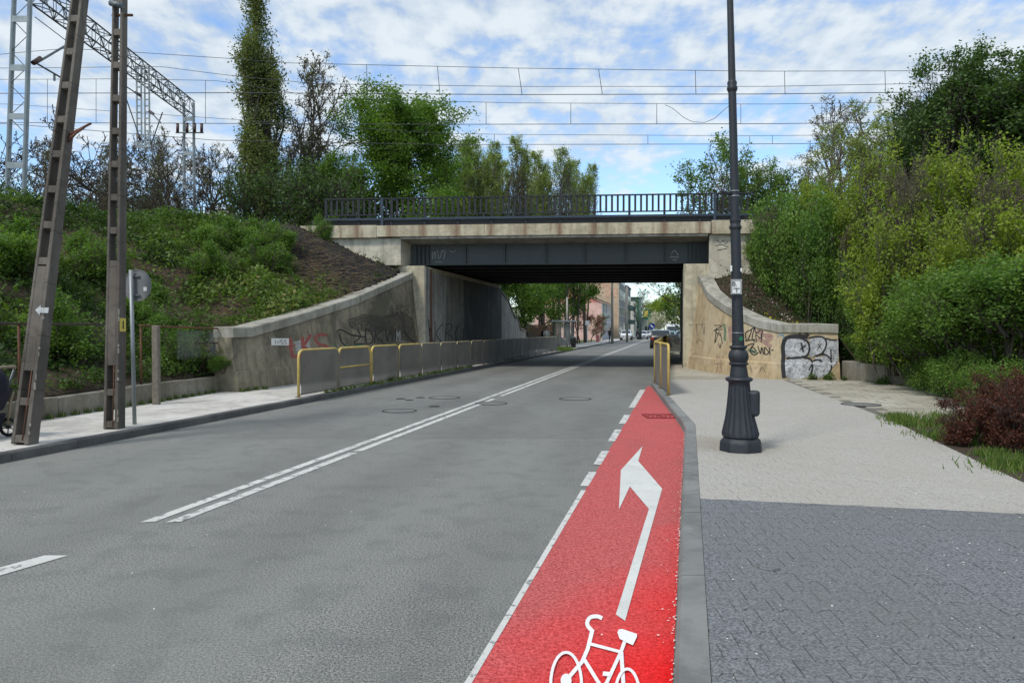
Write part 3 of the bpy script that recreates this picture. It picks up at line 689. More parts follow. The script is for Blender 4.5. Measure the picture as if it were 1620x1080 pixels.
# railing
rl = empty('bridge_railing', B(5, -1.15, 5.8), 'dark steel railing with flat upright bars along the bridge edge', 'railing')
DR = -1.15
def BM(s, d, z): return Vector(B(s, d, z))
bb(MB(), -3.35, 13.6, DR - .035, DR + .035, 6.86, 6.91).build('top_rail', 'rail_paint', rl)
bb(MB(), -3.35, 13.6, DR - .02, DR + .02, 6.21, 6.26).build('lower_rail', 'rail_paint', rl)
bb(MB(), -3.35, 13.6, DR - .09, DR - .03, 6.02, 6.10).build('guard_rail', 'rail_blue', rl)
bb(MB(), -3.35, 13.6, DR + .02, DR + .05, 5.84, 6.00).build('kick_plate', 'girder_dark', rl)
s_ = -3.3; i = 0
posts = []
while s_ < 13.6:
    if i % 6 == 0:
        bb(MB(), s_ - .045, s_ + .045, DR - .028, DR + .028, 5.79, 6.857).build('post', 'rail_paint', rl)
        mb = MB(); bb(mb, s_ - .06, s_ + .06, DR - .21, DR - .20, 5.5, 5.72) if False else None
    else: bb(MB(), s_ - .04, s_ + .04, DR - .010, DR + .010, 6.262, 6.857).build('baluster', 'rail_paint', rl)
    s_ += .2255; i += 1
for s_ in (-.95, 12.15): bb(MB(), s_ - .05, s_ + .05, DR - .12, DR - .093, 5.60, 6.90).build('post', 'rail_blue', rl, label='blue grey post that is newer than the others')
# cable trough and main girder top seen behind the railing
bb(MB(), -4.2, 14.4, -.55, -.30, 5.622, 6.14).build('cable_trough', 'girder_dark', br)
# far railing
rl2 = empty('far_bridge_railing', B(5, DEP, 5.8), 'steel railing on the far edge of the railway bridge', 'railing')
for z0, z1 in ((6.8, 6.85), (6.2, 6.24), (5.9, 6.0)): bb(MB(), -4, 14.5, DEP + .2, DEP + .24, z0, z1).build('rail', 'rail_paint', rl2)
for s_ in np.arange(-3.9, 14.5, 1.35): bb(MB(), s_, s_ + .06, DEP + .13, DEP + .197, 5.63, 6.85).build('post', 'rail_paint', rl2)
# tracks
for ti, d in enumerate((2.6, 7.0, 11.0)):
    t = empty('railway_track', B(5, d, 5.7), ('nearest railway track on the bridge behind the railing', 'middle railway track on the bridge', 'farthest railway track on the bridge')[ti], 'railway track', 'railway tracks on the bridge')
    for k_ in (-.75, .75): bb(MB(), -30, 40, d + k_ - .035, d + k_ + .035, 5.88, 6.04).build('rail', 'rusty', t)
    mb = MB()
    for s_ in np.arange(-29, 39, 1.2): bb(mb, s_, s_ + .24, d - 1.25, d + 1.25, 5.70, 5.878)
    mb.build('sleepers', 'concrete_low', t, kind='stuff')

# ================================================================== WING WALLS (loft of sections: base, plinth, face, coping)
def wall_loft(name, secs, th, coph, mat_f, mat_c, label, plinth=.62, batter=.11, over=.05, per=2, group=None):
    """secs: (x, y, ztop, nx, ny) on the top outer edge of the face; n points out of the wall."""
    root = empty(name, (secs[0][0], secs[0][1], 0), label, 'retaining wall', group); n = len(secs)
    def pt(sc, off, z): return (sc[0] + sc[3] * off, sc[1] + sc[4] * off, z)
    mb = MB(); vs = []
    for sc in secs:
        zt = sc[2] - coph; bf = lambda z: batter * (zt - z)
        pz = min(plinth, zt - .1)
        vs += [pt(sc, bf(-.1) + .045, -.1), pt(sc, bf(pz) + .045, pz - .03), pt(sc, bf(pz), pz), pt(sc, bf(pz) * .5, (pz + zt) / 2), pt(sc, 0, zt), pt(sc, -th, zt), pt(sc, -th, -.1)]
    m_ = 7
    fs = [(i * m_ + j, (i + 1) * m_ + j, (i + 1) * m_ + j + 1, i * m_ + j + 1) for i in range(n - 1) for j in range(m_ - 1)]
    fs += [tuple(range(m_)), tuple((n - 1) * m_ + j for j in range(m_))[::-1]]
    mb.add(vs, fs); face = mb.build('wall_face', mat_f, root)
    for i0 in range(0, n - 1, per):
        i1 = min(n - 1, i0 + per); vs = []
        sub = secs[i0:i1 + 1]
        for a, sc in enumerate(sub):
            g_ = 0.006 if a == 0 else (-.006 if a == len(sub) - 1 else 0)
            nb = sub[a + 1] if a < len(sub) - 1 else sub[a - 1]; dx = (nb[0] - sc[0]) * (1 if a < len(sub) - 1 else -1); dy = (nb[1] - sc[1]) * (1 if a < len(sub) - 1 else -1); L = math.hypot(dx, dy) or 1
            sc = (sc[0] + dx / L * g_, sc[1] + dy / L * g_) + tuple(sc[2:]); z1 = sc[2]; z0 = z1 - coph + .002
            vs += [pt(sc, over, z0), pt(sc, over, z1 - .025), pt(sc, over - .025, z1), pt(sc, -th - .03, z1 + .01), pt(sc, -th - .03, z0)]
        k_ = len(sub)
        fs = [(a * 5 + j, (a + 1) * 5 + j, (a + 1) * 5 + (j + 1) % 5, a * 5 + (j + 1) % 5) for a in range(k_ - 1) for j in range(5)] + [tuple(range(5)), tuple((k_ - 1) * 5 + j for j in range(5))[::-1]]
        MB().add(vs, fs).build('coping_stone', mat_c, root)
    return root, face
# left wing, running along the road
def lz(Y): return float(np.interp(Y, [17, 18.5, 21.1, 24.5, 29.2, 30.1], [1.66, 1.68, 2.09, 2.69, 3.77, 3.98]))
nl = (.9763, -.2164)
secs = [(-6.72 + .22 * (Y - 17.7), Y, lz(Y), nl[0], nl[1]) for Y in (17.7, 18.5, 19.6, 20.8, 22.0, 23.2, 24.4, 25.6, 26.8, 28.0, 29.0, 29.92)]
wl, wl_face = wall_loft('wing_wall', secs, .45, .25, 'concrete_wing', 'concrete_coping', 'long dirty concrete wing wall sloping up beside the left footway', per=2)
# right wing: curves round to face the camera
cr_ = [((7.36, 29.55), 3.95), ((7.30, 28.5), 3.6), ((7.24, 27.3), 3.05), ((7.27, 26.2), 2.72), ((7.38, 25.2), 2.42), ((7.60, 24.3), 2.16), ((7.84, 23.4), 1.93), ((8.12, 22.42), 1.80)]
secs = []
for i, (p, z) in enumerate(cr_):
    a = cr_[max(0, i - 1)][0]; b_ = cr_[min(len(cr_) - 1, i + 1)][0]; d = (b_[0] - a[0], b_[1] - a[1]); L = math.hypot(*d); nx, ny = d[1] / L, -d[0] / L
    secs.append((p[0], p[1], z, nx, ny))
l_ = secs[-1]; secs[-1] = (l_[0], l_[1], l_[2], -.85, -.62)
secs_c = secs + [(8.7, 22.38, 1.80, 0, -1), (9.3, 22.38, 1.80, 0, -1), (9.86, 22.38, 1.78, 0, -1)]
wr, wr_face = wall_loft('wing_wall', secs_c, .42, .27, 'concrete_yellow', 'concrete_coping', 'curved yellowish wing wall covered with graffiti on the right of the bridge', per=2)
# low walls
def low_wall(name, pts, h, th, mat, label, out, seg='wall_block', z0=-.05):
    root = empty(name, (pts[0][0], pts[0][1], 0), label, 'retaining wall')
    for i in range(len(pts) - 1):
        a, b_ = np.array(pts[i][:2]), np.array(pts[i + 1][:2]); d = (b_ - a) / np.linalg.norm(b_ - a); nn = np.array([-d[1], d[0]]) * out * th
        a = a + d * .006; b_ = b_ - d * .006; jz = random.uniform(-.02, .02)
        MB().hexa([(*a, z0), (*b_, z0), (*(b_ + nn), z0), (*(a + nn), z0)], [(*a, h[i] + jz), (*b_, h[i + 1] + jz), (*(b_ + nn), h[i + 1] + jz), (*(a + nn), h[i] + jz)]).build(seg, mat, root, bevel=.02)
    return root
yy = list(np.linspace(3, 18.3, 9)); lwp = [(lw_x(y) if y < 17.6 else -6.97, y) for y in yy]
low_wall('low_wall', lwp, [.46, .46, .47, .47, .48, .47, .5, .5, .5], .3, 'concrete_low', 'low dark retaining wall at the foot of the left embankment', 1)
low_wall('low_wall', [(9.95, 22.32), (10.1, 21.5), (10.3, 20.4), (10.62, 19.1), (11.1, 18.2)], [.68, .66, .62, .58, .5], .35, 'concrete_low', 'low crumbling concrete wall right of the graffiti wall', 1)
# far wings beyond the bridge
fl = [(B(S0 - .02 + i * .0, DEP, 0)[0] + .215 * i * 1.0 * .93, B(S0, DEP, 0)[1] + i * .93, z, nl[0], nl[1]) for i, z in enumerate((3.95, 3.75, 3.55, 3.0, 2.55, 2.5, 1.75, 1.7, 1.6))]
wall_loft('wing_wall', fl, .4, .16, 'lining', 'concrete_low', 'stepped pale wing wall beyond the bridge on the left', plinth=.3, batter=.0, per=2)
fr = [(B(S1 + .02, DEP, 0)[0] + .215 * i * .93, B(S1, DEP, 0)[1] + i * .93, z, -nl[0], -nl[1]) for i, z in enumerate((3.95, 3.6, 3.2, 2.8, 2.4, 2.0, 1.6))]
wall_loft('wing_wall', fr[::-1], .4, .16, 'concrete_grey', 'concrete_low', 'wing wall beyond the bridge on the right side', plinth=.3, batter=.0, per=2)

# ================================================================== TERRAIN
BL = [B(-1.0, d, 5.3) for d in (-.6, 3, 6, 9, DEP)]
toeL = [(-8.9, -4, .46), (-8.6, 3, .46), (-7.95, 12.1, .48), (-7.25, 17.9, .52), (-7.1, 17.95, 1.5), (-6.62, 20, 1.8), (-6.0, 22.8, 2.25), (-5.3, 26, 2.95), (-4.6, 29.2, 3.7), (-4.5, 29.9, 3.85), (-5.2, 30.0, 4.6)] + BL + \
       [(-.9, 43.3, 3.9), (.6, 50, 1.6), (1.0, 52, .2), (3, 60, 0), (8, 90, 0)]
BR = [B(12.6, d, 5.3) for d in (-.6, 3, 6, 9, DEP)]
toeR = [(16.5, -4, .1), (15.5, 6, .12), (14.6, 10, .15), (13.9, 12.6, .2), (12.6, 16.3, .25), (11.3, 18.4, .42), (10.6, 20, .55), (10.25, 22.4, .62), (9.9, 22.75, 1.55), (8.25, 22.8, 1.65), (7.85, 24.5, 2.0), (7.68, 26.2, 2.5), (7.7, 28, 3.2), (7.85, 29.6, 3.75), (8.9, 29.9, 4.3)] + BR + \
       [(11.2, 44, 3.8), (12.5, 50, 1.5), (13.5, 55, .1), (25, 100, 0)]
def dens(t):
    out = []
    for i in range(len(t) - 1):
        a, b_ = np.array(t[i]), np.array(t[i + 1]); n = max(1, int(np.linalg.norm((b_ - a)[:2]) / .4)); out += [a + (b_ - a) * j / n for j in range(n)]
    return np.array(out + [np.array(t[-1])])
dL, dR = dens(toeL), dens(toeR)
def vnoise(x, y, s, seed=0):
    r_ = np.random.default_rng(seed); tb = r_.random((64, 64)); u = x / s; v = y / s; iu = np.floor(u).astype(int); iv = np.floor(v).astype(int); fu = u - iu; fv = v - iv
    fu = fu * fu * (3 - 2 * fu); fv = fv * fv * (3 - 2 * fv); g_ = lambda a, b_: tb[a % 64, b_ % 64]
    return (g_(iu, iv) * (1 - fu) + g_(iu + 1, iv) * fu) * (1 - fv) + (g_(iu, iv + 1) * (1 - fu) + g_(iu + 1, iv + 1) * fu) * fv
def hill(X, Y, side):
    X = np.asarray(X, float); Y = np.asarray(Y, float); sh = X.shape; x = X.ravel(); y = Y.ravel(); D = dL if side == 'L' else dR
    h = np.full(x.shape, 99.); md = np.full(x.shape, 99.)
    for i in range(0, len(x), 20000):
        dd = np.hypot(x[i:i + 20000, None] - D[None, :, 0], y[i:i + 20000, None] - D[None, :, 1]); h[i:i + 20000] = (D[None, :, 2] + (.52 if side == 'L' else .48) * dd).min(1); md[i:i + 20000] = dd.min(1)
    yb = 30.9 - .085 * (x + 4)
    if side == 'L': cap = np.interp(-x, [5, 10, 22, 40], [5.4, 5.35, 5.5, 5.6])
    else: cap = np.interp(x, [8, 14, 30], [5.5, 5.7, 6.2])
    cap = cap - .5 * np.maximum(0, y - (yb + 45)); nz = (vnoise(x, y, 2.3, 3) - .5) * .5 + (vnoise(x, y, .8, 5) - .5) * .18
    h = np.minimum(h, np.maximum(cap, 0)) + nz * np.clip(md / 1.2, 0, 1) * np.clip(h, 0, 1)
    return h.reshape(sh)
polyL = [(p[0], p[1]) for p in toeL] + [(-90, 90), (-90, -4)]
polyR = [(p[0], p[1]) for p in toeR] + [(110, 100), (110, -4)]
def inpoly_np(x, y, poly):
    r_ = np.zeros(x.shape, bool); j = len(poly) - 1
    for i in range(len(poly)):
        xi, yi = poly[i]; xj, yj = poly[j]
        if yi != yj: r_ ^= ((yi > y) != (yj > y)) & (x < (xj - xi) * (y - yi) / (yj - yi) + xi)
        j = i
    return r_
def terrain(name, side, x0, x1, y0, y1, st, mat, edge_snap=True):
    xs = np.arange(x0, x1, st); ys = np.arange(y0, y1, st); X, Y = np.meshgrid(xs, ys); poly = polyL if side == 'L' else polyR; D = dL if side == 'L' else dR
    ins = inpoly_np(X, Y, poly); H = hill(X, Y, side)
    # pull the first outside ring onto the toe line so that the ground meets the walls
    V = np.stack([X, Y, H], -1); out = ~ins; near = np.zeros_like(ins)
    near[1:] |= ins[:-1]; near[:-1] |= ins[1:]; near[:, 1:] |= ins[:, :-1]; near[:, :-1] |= ins[:, 1:]; near[1:, 1:] |= ins[:-1, :-1]; near[:-1, :-1] |= ins[1:, 1:]; near[1:, :-1] |= ins[:-1, 1:]; near[:-1, 1:] |= ins[1:, :-1]
    ring = out & near; idx = np.argwhere(ring)
    for r_, c_ in idx:
        dd = np.hypot(D[:, 0] - X[r_, c_], D[:, 1] - Y[r_, c_]); k_ = dd.argmin(); V[r_, c_] = (D[k_, 0], D[k_, 1], D[k_, 2])
    keep = ins | ring; ny, nx = X.shape; ii = np.arange(ny * nx).reshape(ny, nx)
    q = keep[:-1, :-1] & keep[1:, :-1] & keep[:-1, 1:] & keep[1:, 1:] & (ins[:-1, :-1] | ins[1:, :-1] | ins[:-1, 1:] | ins[1:, 1:])
    f = np.stack([ii[:-1, :-1][q], ii[:-1, 1:][q], ii[1:, 1:][q], ii[1:, :-1][q]], 1)
    used = np.unique(f); rm = np.full(ny * nx, -1); rm[used] = np.arange(len(used))
    return numesh(name, V.reshape(-1, 3)[used], rm[f], mat, smooth=True, kind='structure')
terrain('embankment', 'L', -60, 9, -4, 88, .45, 'soil')
terrain('embankment', 'R', 6, 75, -4, 88, .45, 'soil')
# ================================================================== SPRAYED WRITING, laid on the walls it stands on
def bvh(objs):
    vs = []; fs = []
    for o in objs:
        M_ = o.matrix_world if o.parent is None else Matrix()
        b0 = len(vs); vs += [v.co.copy() for v in o.data.vertices]; fs += [tuple(b0 + i for i in p.vertices) for p in o.data.polygons]
    return BVHTree.FromPolygons(vs, fs)
ORI = Vector((0, 0, CAMZ))
lift = [.004]
def hit(bv, px, py, off):
    d = Vector(ray(px, py)).normalized(); loc, nrm, _, _ = bv.ray_cast(ORI, d)
    if loc is None: return None
    if nrm.dot(d) > 0: nrm = -nrm
    return loc + nrm * off
class Spray:
    def __init__(s, bv): s.bv = bv; s.mb = {}
    def stroke(s, pts, wpx, mat='spray_black', curve=True):
        if curve and len(pts) > 2: pts = smooth_px(pts, 4)
        else:
            o = []
            for a, b_ in zip(pts[:-1], pts[1:]):
                n = max(1, int(math.hypot(b_[0] - a[0], b_[1] - a[1]) / 4)); o += [(a[0] + (b_[0] - a[0]) * j / n, a[1] + (b_[1] - a[1]) * j / n) for j in range(n)]
            pts = o + [pts[-1]]
        lift[0] += .00025; off = lift[0]; rb = ribbon_px(pts, wpx); vs = []; mb = s.mb.setdefault(mat, MB())
        for a, b_ in rb:
            h1, h2 = hit(s.bv, a[0], a[1], off), hit(s.bv, b_[0], b_[1], off)
            if h1 is None or h2 is None:
                if len(vs) >= 4: mb.add(vs, [(2 * i, 2 * i + 1, 2 * i + 3, 2 * i + 2) for i in range(len(vs) // 2 - 1)])
                vs = []; continue
            vs += [h1, h2]
        if len(vs) >= 4: mb.add(vs, [(2 * i, 2 * i + 1, 2 * i + 3, 2 * i + 2) for i in range(len(vs) // 2 - 1)])
    def fill(s, poly, mat, cell=1.5):
        lift[0] += .00025; off = lift[0]; mb = s.mb.setdefault(mat, MB()); xs = [p[0] for p in poly]; ys = [p[1] for p in poly]
        x0, y0 = min(xs), min(ys); nx, ny = int((max(xs) - x0) / cell) + 1, int((max(ys) - y0) / cell) + 1; cache = {}; vs = []; fs = []
        def vid(i, j):
            if (i, j) not in cache:
                h = hit(s.bv, x0 + i * cell, y0 + j * cell, off); cache[(i, j)] = None if h is None else len(vs)
                if h is not None: vs.append(h)
            return cache[(i, j)]
        for i in range(nx):
            for j in range(ny):
                if inpoly(x0 + (i + .5) * cell, y0 + (j + .5) * cell, poly):
                    q = [vid(i, j), vid(i + 1, j), vid(i + 1, j + 1), vid(i, j + 1)]
                    if None not in q and max((vs[q[0]] - vs[q[2]]).length, (vs[q[1]] - vs[q[3]]).length) < .25: fs.append(tuple(q))
        mb.add(vs, fs)
    def done(s, parent, name='graffiti'):
        for m_, mb in s.mb.items(): mb.build(name, m_, parent)
LET = {'A': [[(0, 1), (.5, 0), (1, 1)], [(.2, .6), (.8, .6)]], 'K': [[(0, 0), (0, 1)], [(1, 0), (0, .5), (1, 1)]], 'B': [[(0, 1), (0, 0), (.8, .15), (.1, .48), (.9, .75), (0, 1)]],
       '1': [[(.2, .2), (.5, 0), (.5, 1)]], '9': [[(.8, .3), (.4, 0), (.1, .25), (.5, .5), (.85, .2), (.8, .7), (.3, 1)]], '0': [[(.5, 0), (.05, .5), (.5, 1), (.95, .5), (.5, 0)]],
       '8': [[(.5, .5), (.1, .2), (.5, 0), (.9, .2), (.5, .5), (.05, .8), (.5, 1), (.95, .8), (.5, .5)]], 'D': [[(0, 1), (0, 0), (.9, .3), (.8, .8), (0, 1)]], 'E': [[(1, 0), (0, .05), (0, .5), (.8, .5)], [(0, .5), (0, 1), (1, .95)]],
       'N': [[(0, 1), (.05, 0), (.9, 1), (1, 0)]], 'W': [[(0, 0), (.25, 1), (.5, .3), (.75, 1), (1, 0)]], 'I': [[(.5, 0), (.5, 1)]], 'R': [[(0, 1), (0, 0), (.9, .2), (.1, .5), (1, 1)]], 'M': [[(0, 1), (.1, 0), (.5, .7), (.9, 0), (1, 1)]],
       'S': [[(1, .1), (.5, 0), (.1, .25), (.8, .6), (.8, .9), (.1, 1)]], 'L': [[(0, 0), (0, 1), (1, 1)]], 'T': [[(0, 0), (1, 0)], [(.5, 0), (.5, 1)]], 'U': [[(0, 0), (.1, .9), (.8, .9), (1, 0)]], 'C': [[(1, .1), (.3, 0), (0, .5), (.3, 1), (1, .9)]],
       'O': [[(.5, 0), (.05, .5), (.5, 1), (.95, .5), (.5, 0)]], 'J': [[(.8, 0), (.8, .8), (.4, 1), (0, .8)]], '-': [[(0, .5), (1, .5)]], 'X': [[(0, 0), (1, 1)], [(1, 0), (0, 1)]], '5': [[(1, 0), (.1, 0), (.1, .45), (.9, .6), (.8, 1), (0, .95)]]}
def word(sp, txt, x, y, w_, h, lw, mat, slope=0, adv=1.3, curve=True):
    for i, ch in enumerate(txt):
        ox = x + i * w_ * adv; oy = y + slope * i * w_ * adv
        for st in LET.get(ch, []): sp.stroke([(ox + p[0] * w_, oy + p[1] * h + slope * p[0] * w_) for p in st], lw, mat, curve and ch not in 'KAWNMIXL')
bL = bvh([wl_face]); sp = Spray(bL)
# big red three letter tag
c5 = lambda pts: [(360 + a / 4, 440 + b_ / 4) for a, b_ in pts]
sp.fill(c5([(420, 400), (470, 395), (480, 470), (440, 480)]), 'spray_white')
sp.fill(c5([(455, 390), (520, 392), (525, 470), (470, 470)]), 'spray_white')
sp.stroke(c5([(395, 375), (400, 440), (410, 495), (470, 492), (535, 480)]), 5.5, 'spray_red', False)
sp.stroke(c5([(372, 430), (430, 425)]), 2.5, 'spray_red', False)
sp.stroke(c5([(472, 372), (482, 492)]), 5.5, 'spray_red', False); sp.stroke(c5([(525, 355), (480, 430), (560, 490)]), 5, 'spray_red', False)
sp.stroke(c5([(628, 362), (590, 355), (555, 378), (575, 415), (625, 430), (640, 465), (600, 492)]), 4.5, 'spray_red')
# pink tag seen through the first barrier
for st in ([(490, 530), (560, 525), (500, 555), (560, 575), (490, 590), (540, 608)], [(560, 530), (600, 560), (580, 590)], [(500, 600), (590, 595)], [(575, 545), (605, 580)]): sp.stroke(c5(st), 2.6, 'spray_pink')
sp.stroke(c5([(600, 575), (660, 583)]), 1.6, 'spray_white')
# dark sprayed band with the date and letters
for st in ([(690, 340), (715, 325), (790, 360), (880, 372)], [(705, 345), (720, 400), (745, 425)], [(820, 320), (840, 370), (800, 410), (860, 415)], [(870, 320), (880, 415), (920, 390), (900, 330), (866, 322)], [(935, 315), (930, 410)], [(930, 315), (985, 320), (940, 365), (990, 410)],
           [(1000, 320), (1010, 400), (1030, 330), (1045, 400)], [(1060, 320), (1065, 400)], [(1110, 330), (1150, 380), (1190, 415)]): sp.stroke(c5(st), 1.9, 'spray_black')
sp.fill(c5([(750, 265), (860, 225), (980, 240), (1100, 205), (1175, 255), (1200, 410), (1110, 400), (1000, 330), (900, 345), (780, 320)]), 'spray_soot', 1.8)
word(sp, '1908', 617, 484, 6.0, 14, 1.2, 'spray_fade', -.05)
word(sp, 'ML', 627, 522, 5, 18, 1.1, 'spray_white')
for st in ([(675, 420), (690, 440)], [(740, 425), (760, 440)], [(800, 420), (850, 430)]): sp.stroke(c5(st), 4, 'spray_green')
word(sp, 'DEWOT', 560, 530, 13, 16, 1.2, 'spray_fade', -.1)
sp.done(wl)
# white plate with a scribble on it
sp = Spray(bL); lift[0] = .012; sp.fill([(428.5, 535.5), (456.5, 535), (456.5, 545.5), (428.5, 546.5)], 'white_plain', 1.4); sp.done(wl, 'wall_plate')
sp = Spray(bL); word(sp, 'IN5S', 433, 538, 4, 6, .9, 'spray_black'); sp.done(wl, 'plate_writing')
# abutment side wall, left
bA = bvh([o for o in bpy.data.objects if o.name.startswith('lining_panel')] + [abl, abr]); lift[0] = .005; sp = Spray(bA)
for st in ([(678, 505), (680, 545)], [(684, 512), (679, 528), (690, 545)], [(688, 508), (688, 543)], [(700, 512), (690, 528), (703, 546)], [(706, 512), (704, 545)], [(706, 514), (713, 512), (713, 522), (706, 527), (715, 533), (712, 545), (705, 545)],
           [(722, 515), (720, 545)], [(728, 512), (720, 528), (730, 545)], [(733, 520), (733, 546)], [(739, 516), (745, 524), (740, 544)], [(742, 520), (748, 540)]): sp.stroke(st, 1.3, 'spray_black')
word(sp, 'S80N', 735, 515, 5, 22, 1, 'spray_fade')
sp.done(abl)
# curved wing, right
bRt = bvh([wr_face]); lift[0] = .005; sp = Spray(bRt)
c8 = lambda pts: [(1020 + a / 4.909, 380 + b_ / 4.909) for a, b_ in pts]
for st in ([(450, 660), (460, 730), (470, 660)], [(400, 650), (410, 740)], [(395, 655), (470, 650)], [(400, 800), (420, 770), (450, 790)]): sp.stroke(c8(st), 1.0, 'spray_fade')
for st in ([(540, 660), (600, 665), (545, 700), (590, 740)], [(560, 680), (545, 800), (580, 710), (605, 800)], [(575, 800), (585, 835), (595, 800)], [(535, 700), (600, 690)]): sp.stroke(c8(st), 1.1, 'spray_black')
sp.stroke(c8([(615, 650), (625, 700), (622, 780)]), 4, 'spray_green'); sp.stroke(c8([(660, 670), (680, 790)]), 7, 'spray_palepink')
for st in ([(870, 700), (930, 740)], [(880, 760), (950, 800)], [(930, 740), (985, 745), (945, 790), (980, 830)]): sp.stroke(c8(st), 7, 'spray_palepink')
sp.stroke(c8([(800, 850), (870, 870)]), 5, 'spray_green')
for st in ([(790, 780), (785, 720), (830, 700), (800, 780)], [(820, 700), (850, 680), (835, 760), (860, 790)], [(855, 670), (865, 720), (900, 700)], [(870, 790), (865, 730), (900, 760), (915, 700), (905, 790)], [(780, 780), (860, 770)],
           [(790, 820), (850, 800), (820, 850), (860, 870)], [(870, 860), (840, 830), (820, 860), (850, 890), (885, 870)], [(880, 820), (900, 880), (910, 830), (925, 885)], [(930, 830), (935, 885), (965, 870), (935, 830)], [(970, 830), (975, 890)], [(985, 852), (1003, 852)]): sp.stroke(c8(st), 1.5, 'spray_black')
for st in ([(560, 930), (570, 900), (590, 930)], [(545, 960), (600, 950)], [(570, 960), (560, 1020)], [(590, 960), (600, 1020)]): sp.stroke(c8(st), 1.6, 'spray_palepink')
for st in ([(820, 980), (835, 1020)], [(890, 1030), (915, 985), (940, 1030)], [(935, 955), (938, 975)]): sp.stroke(c8(st), .9, 'spray_fade')
# flat face: bubble letters in silver with thick black outlines, "x" eyes
c7 = lambda pts: [(1090 + a / 6.2308, 480 + b_ / 6.2308) for a, b_ in pts]
sp.stroke(c7([(870, 320), (930, 310), (920, 400)]), 3, 'spray_blue')
sp.fill(c7([(950, 520), (930, 430), (960, 350), (1040, 330), (1110, 350), (1165, 350), (1180, 420), (1180, 500), (1120, 530), (1000, 535)]), 'spray_silver')
sp.fill(c7([(1185, 350), (1260, 335), (1335, 335), (1350, 420), (1320, 490), (1250, 510), (1190, 530)]), 'spray_silver')
sp.fill(c7([(1345, 350), (1430, 365), (1495, 350), (1500, 430), (1505, 490), (1440, 600), (1400, 640), (1390, 560), (1330, 505)]), 'spray_silver')
sp.fill(c7([(945, 560), (1000, 545), (1110, 540), (1200, 560), (1210, 640), (1180, 720), (1100, 745), (980, 740), (945, 700)]), 'spray_silver')
sp.fill(c7([(1215, 570), (1250, 530), (1350, 520), (1400, 560), (1400, 650), (1360, 700), (1290, 735), (1215, 730)]), 'spray_silver')
for st, w_ in (([(1170, 330), (1060, 325), (960, 340), (925, 420), (930, 520), (925, 600), (935, 730)], 6.5), ([(1040, 335), (1110, 345), (1170, 380), (1185, 450), (1160, 510), (1080, 535), (960, 540)], 3.2), ([(960, 545), (1080, 530), (1190, 545), (1215, 620), (1200, 710)], 3.0),
               ([(1175, 340), (1260, 325), (1330, 340), (1352, 400), (1320, 480), (1250, 518)], 2.6), ([(1345, 345), (1420, 362), (1490, 345)], 2.6), ([(1500, 350), (1500, 440), (1508, 500), (1440, 600)], 1.6), ([(1240, 515), (1330, 500), (1390, 545), (1402, 630), (1370, 700)], 2.4),
               ([(1220, 570), (1260, 555), (1310, 565)], 2.6), ([(1395, 450), (1400, 550)], 2.2), ([(1450, 430), (1490, 465)], 2), ([(1080, 300), (1120, 290), (1180, 310), (1130, 325)], 2), ([(1105, 385), (1125, 480)], 2.6), ([(1095, 455), (1150, 410)], 2.4), ([(1265, 395), (1305, 450)], 1.2), ([(1305, 390), (1265, 450)], 1.2), ([(1180, 660), (1205, 600)], 2)):
    sp.stroke(c7(st), w_, 'spray_black')
for i in range(26):
    x0_ = random.uniform(960, 1440); y0_ = random.uniform(360, 720); sp.stroke(c7([(x0_, y0_), (x0_ + random.uniform(-30, 40), y0_ + random.uniform(-10, 14)), (x0_ + random.uniform(-10, 50), y0_ + random.uniform(5, 30))]), .7, 'spray_fade')
sp.done(wr)
# scribbles on the steel girder and the right cheek
bG = bvh([o for o in bpy.data.objects if o.name.split('.')[0] in ('girder', 'cheek_wall')]); lift[0] = .004; sp = Spray(bG)
word(sp, 'MUK', 684, 396, 6, 15, .8, 'spray_fade' if False else 'spray_green'); 
sp2 = Spray(bG)
for st in ([(684, 398), (684, 410), (688, 398), (689, 410)], [(692, 396), (695, 410), (700, 395)], [(697, 400), (704, 396), (702, 410)], [(688, 414), (700, 415)], [(711, 396), (716, 399), (721, 396)]): sp2.stroke(st, .8, 'spray_white')
for st in ([(1062, 402), (1067, 396), (1073, 404)], [(1060, 406), (1074, 407)], [(1064, 411), (1071, 411)]): sp2.stroke(st, 1.0, 'spray_white')
for st in ([(1135, 380), (1139, 385), (1144, 380), (1148, 386), (1152, 381)], [(1132, 389), (1142, 387), (1152, 391)], [(1134, 396), (1150, 393)]): sp2.stroke(st, .9, 'spray_black')
sp2.done(br)

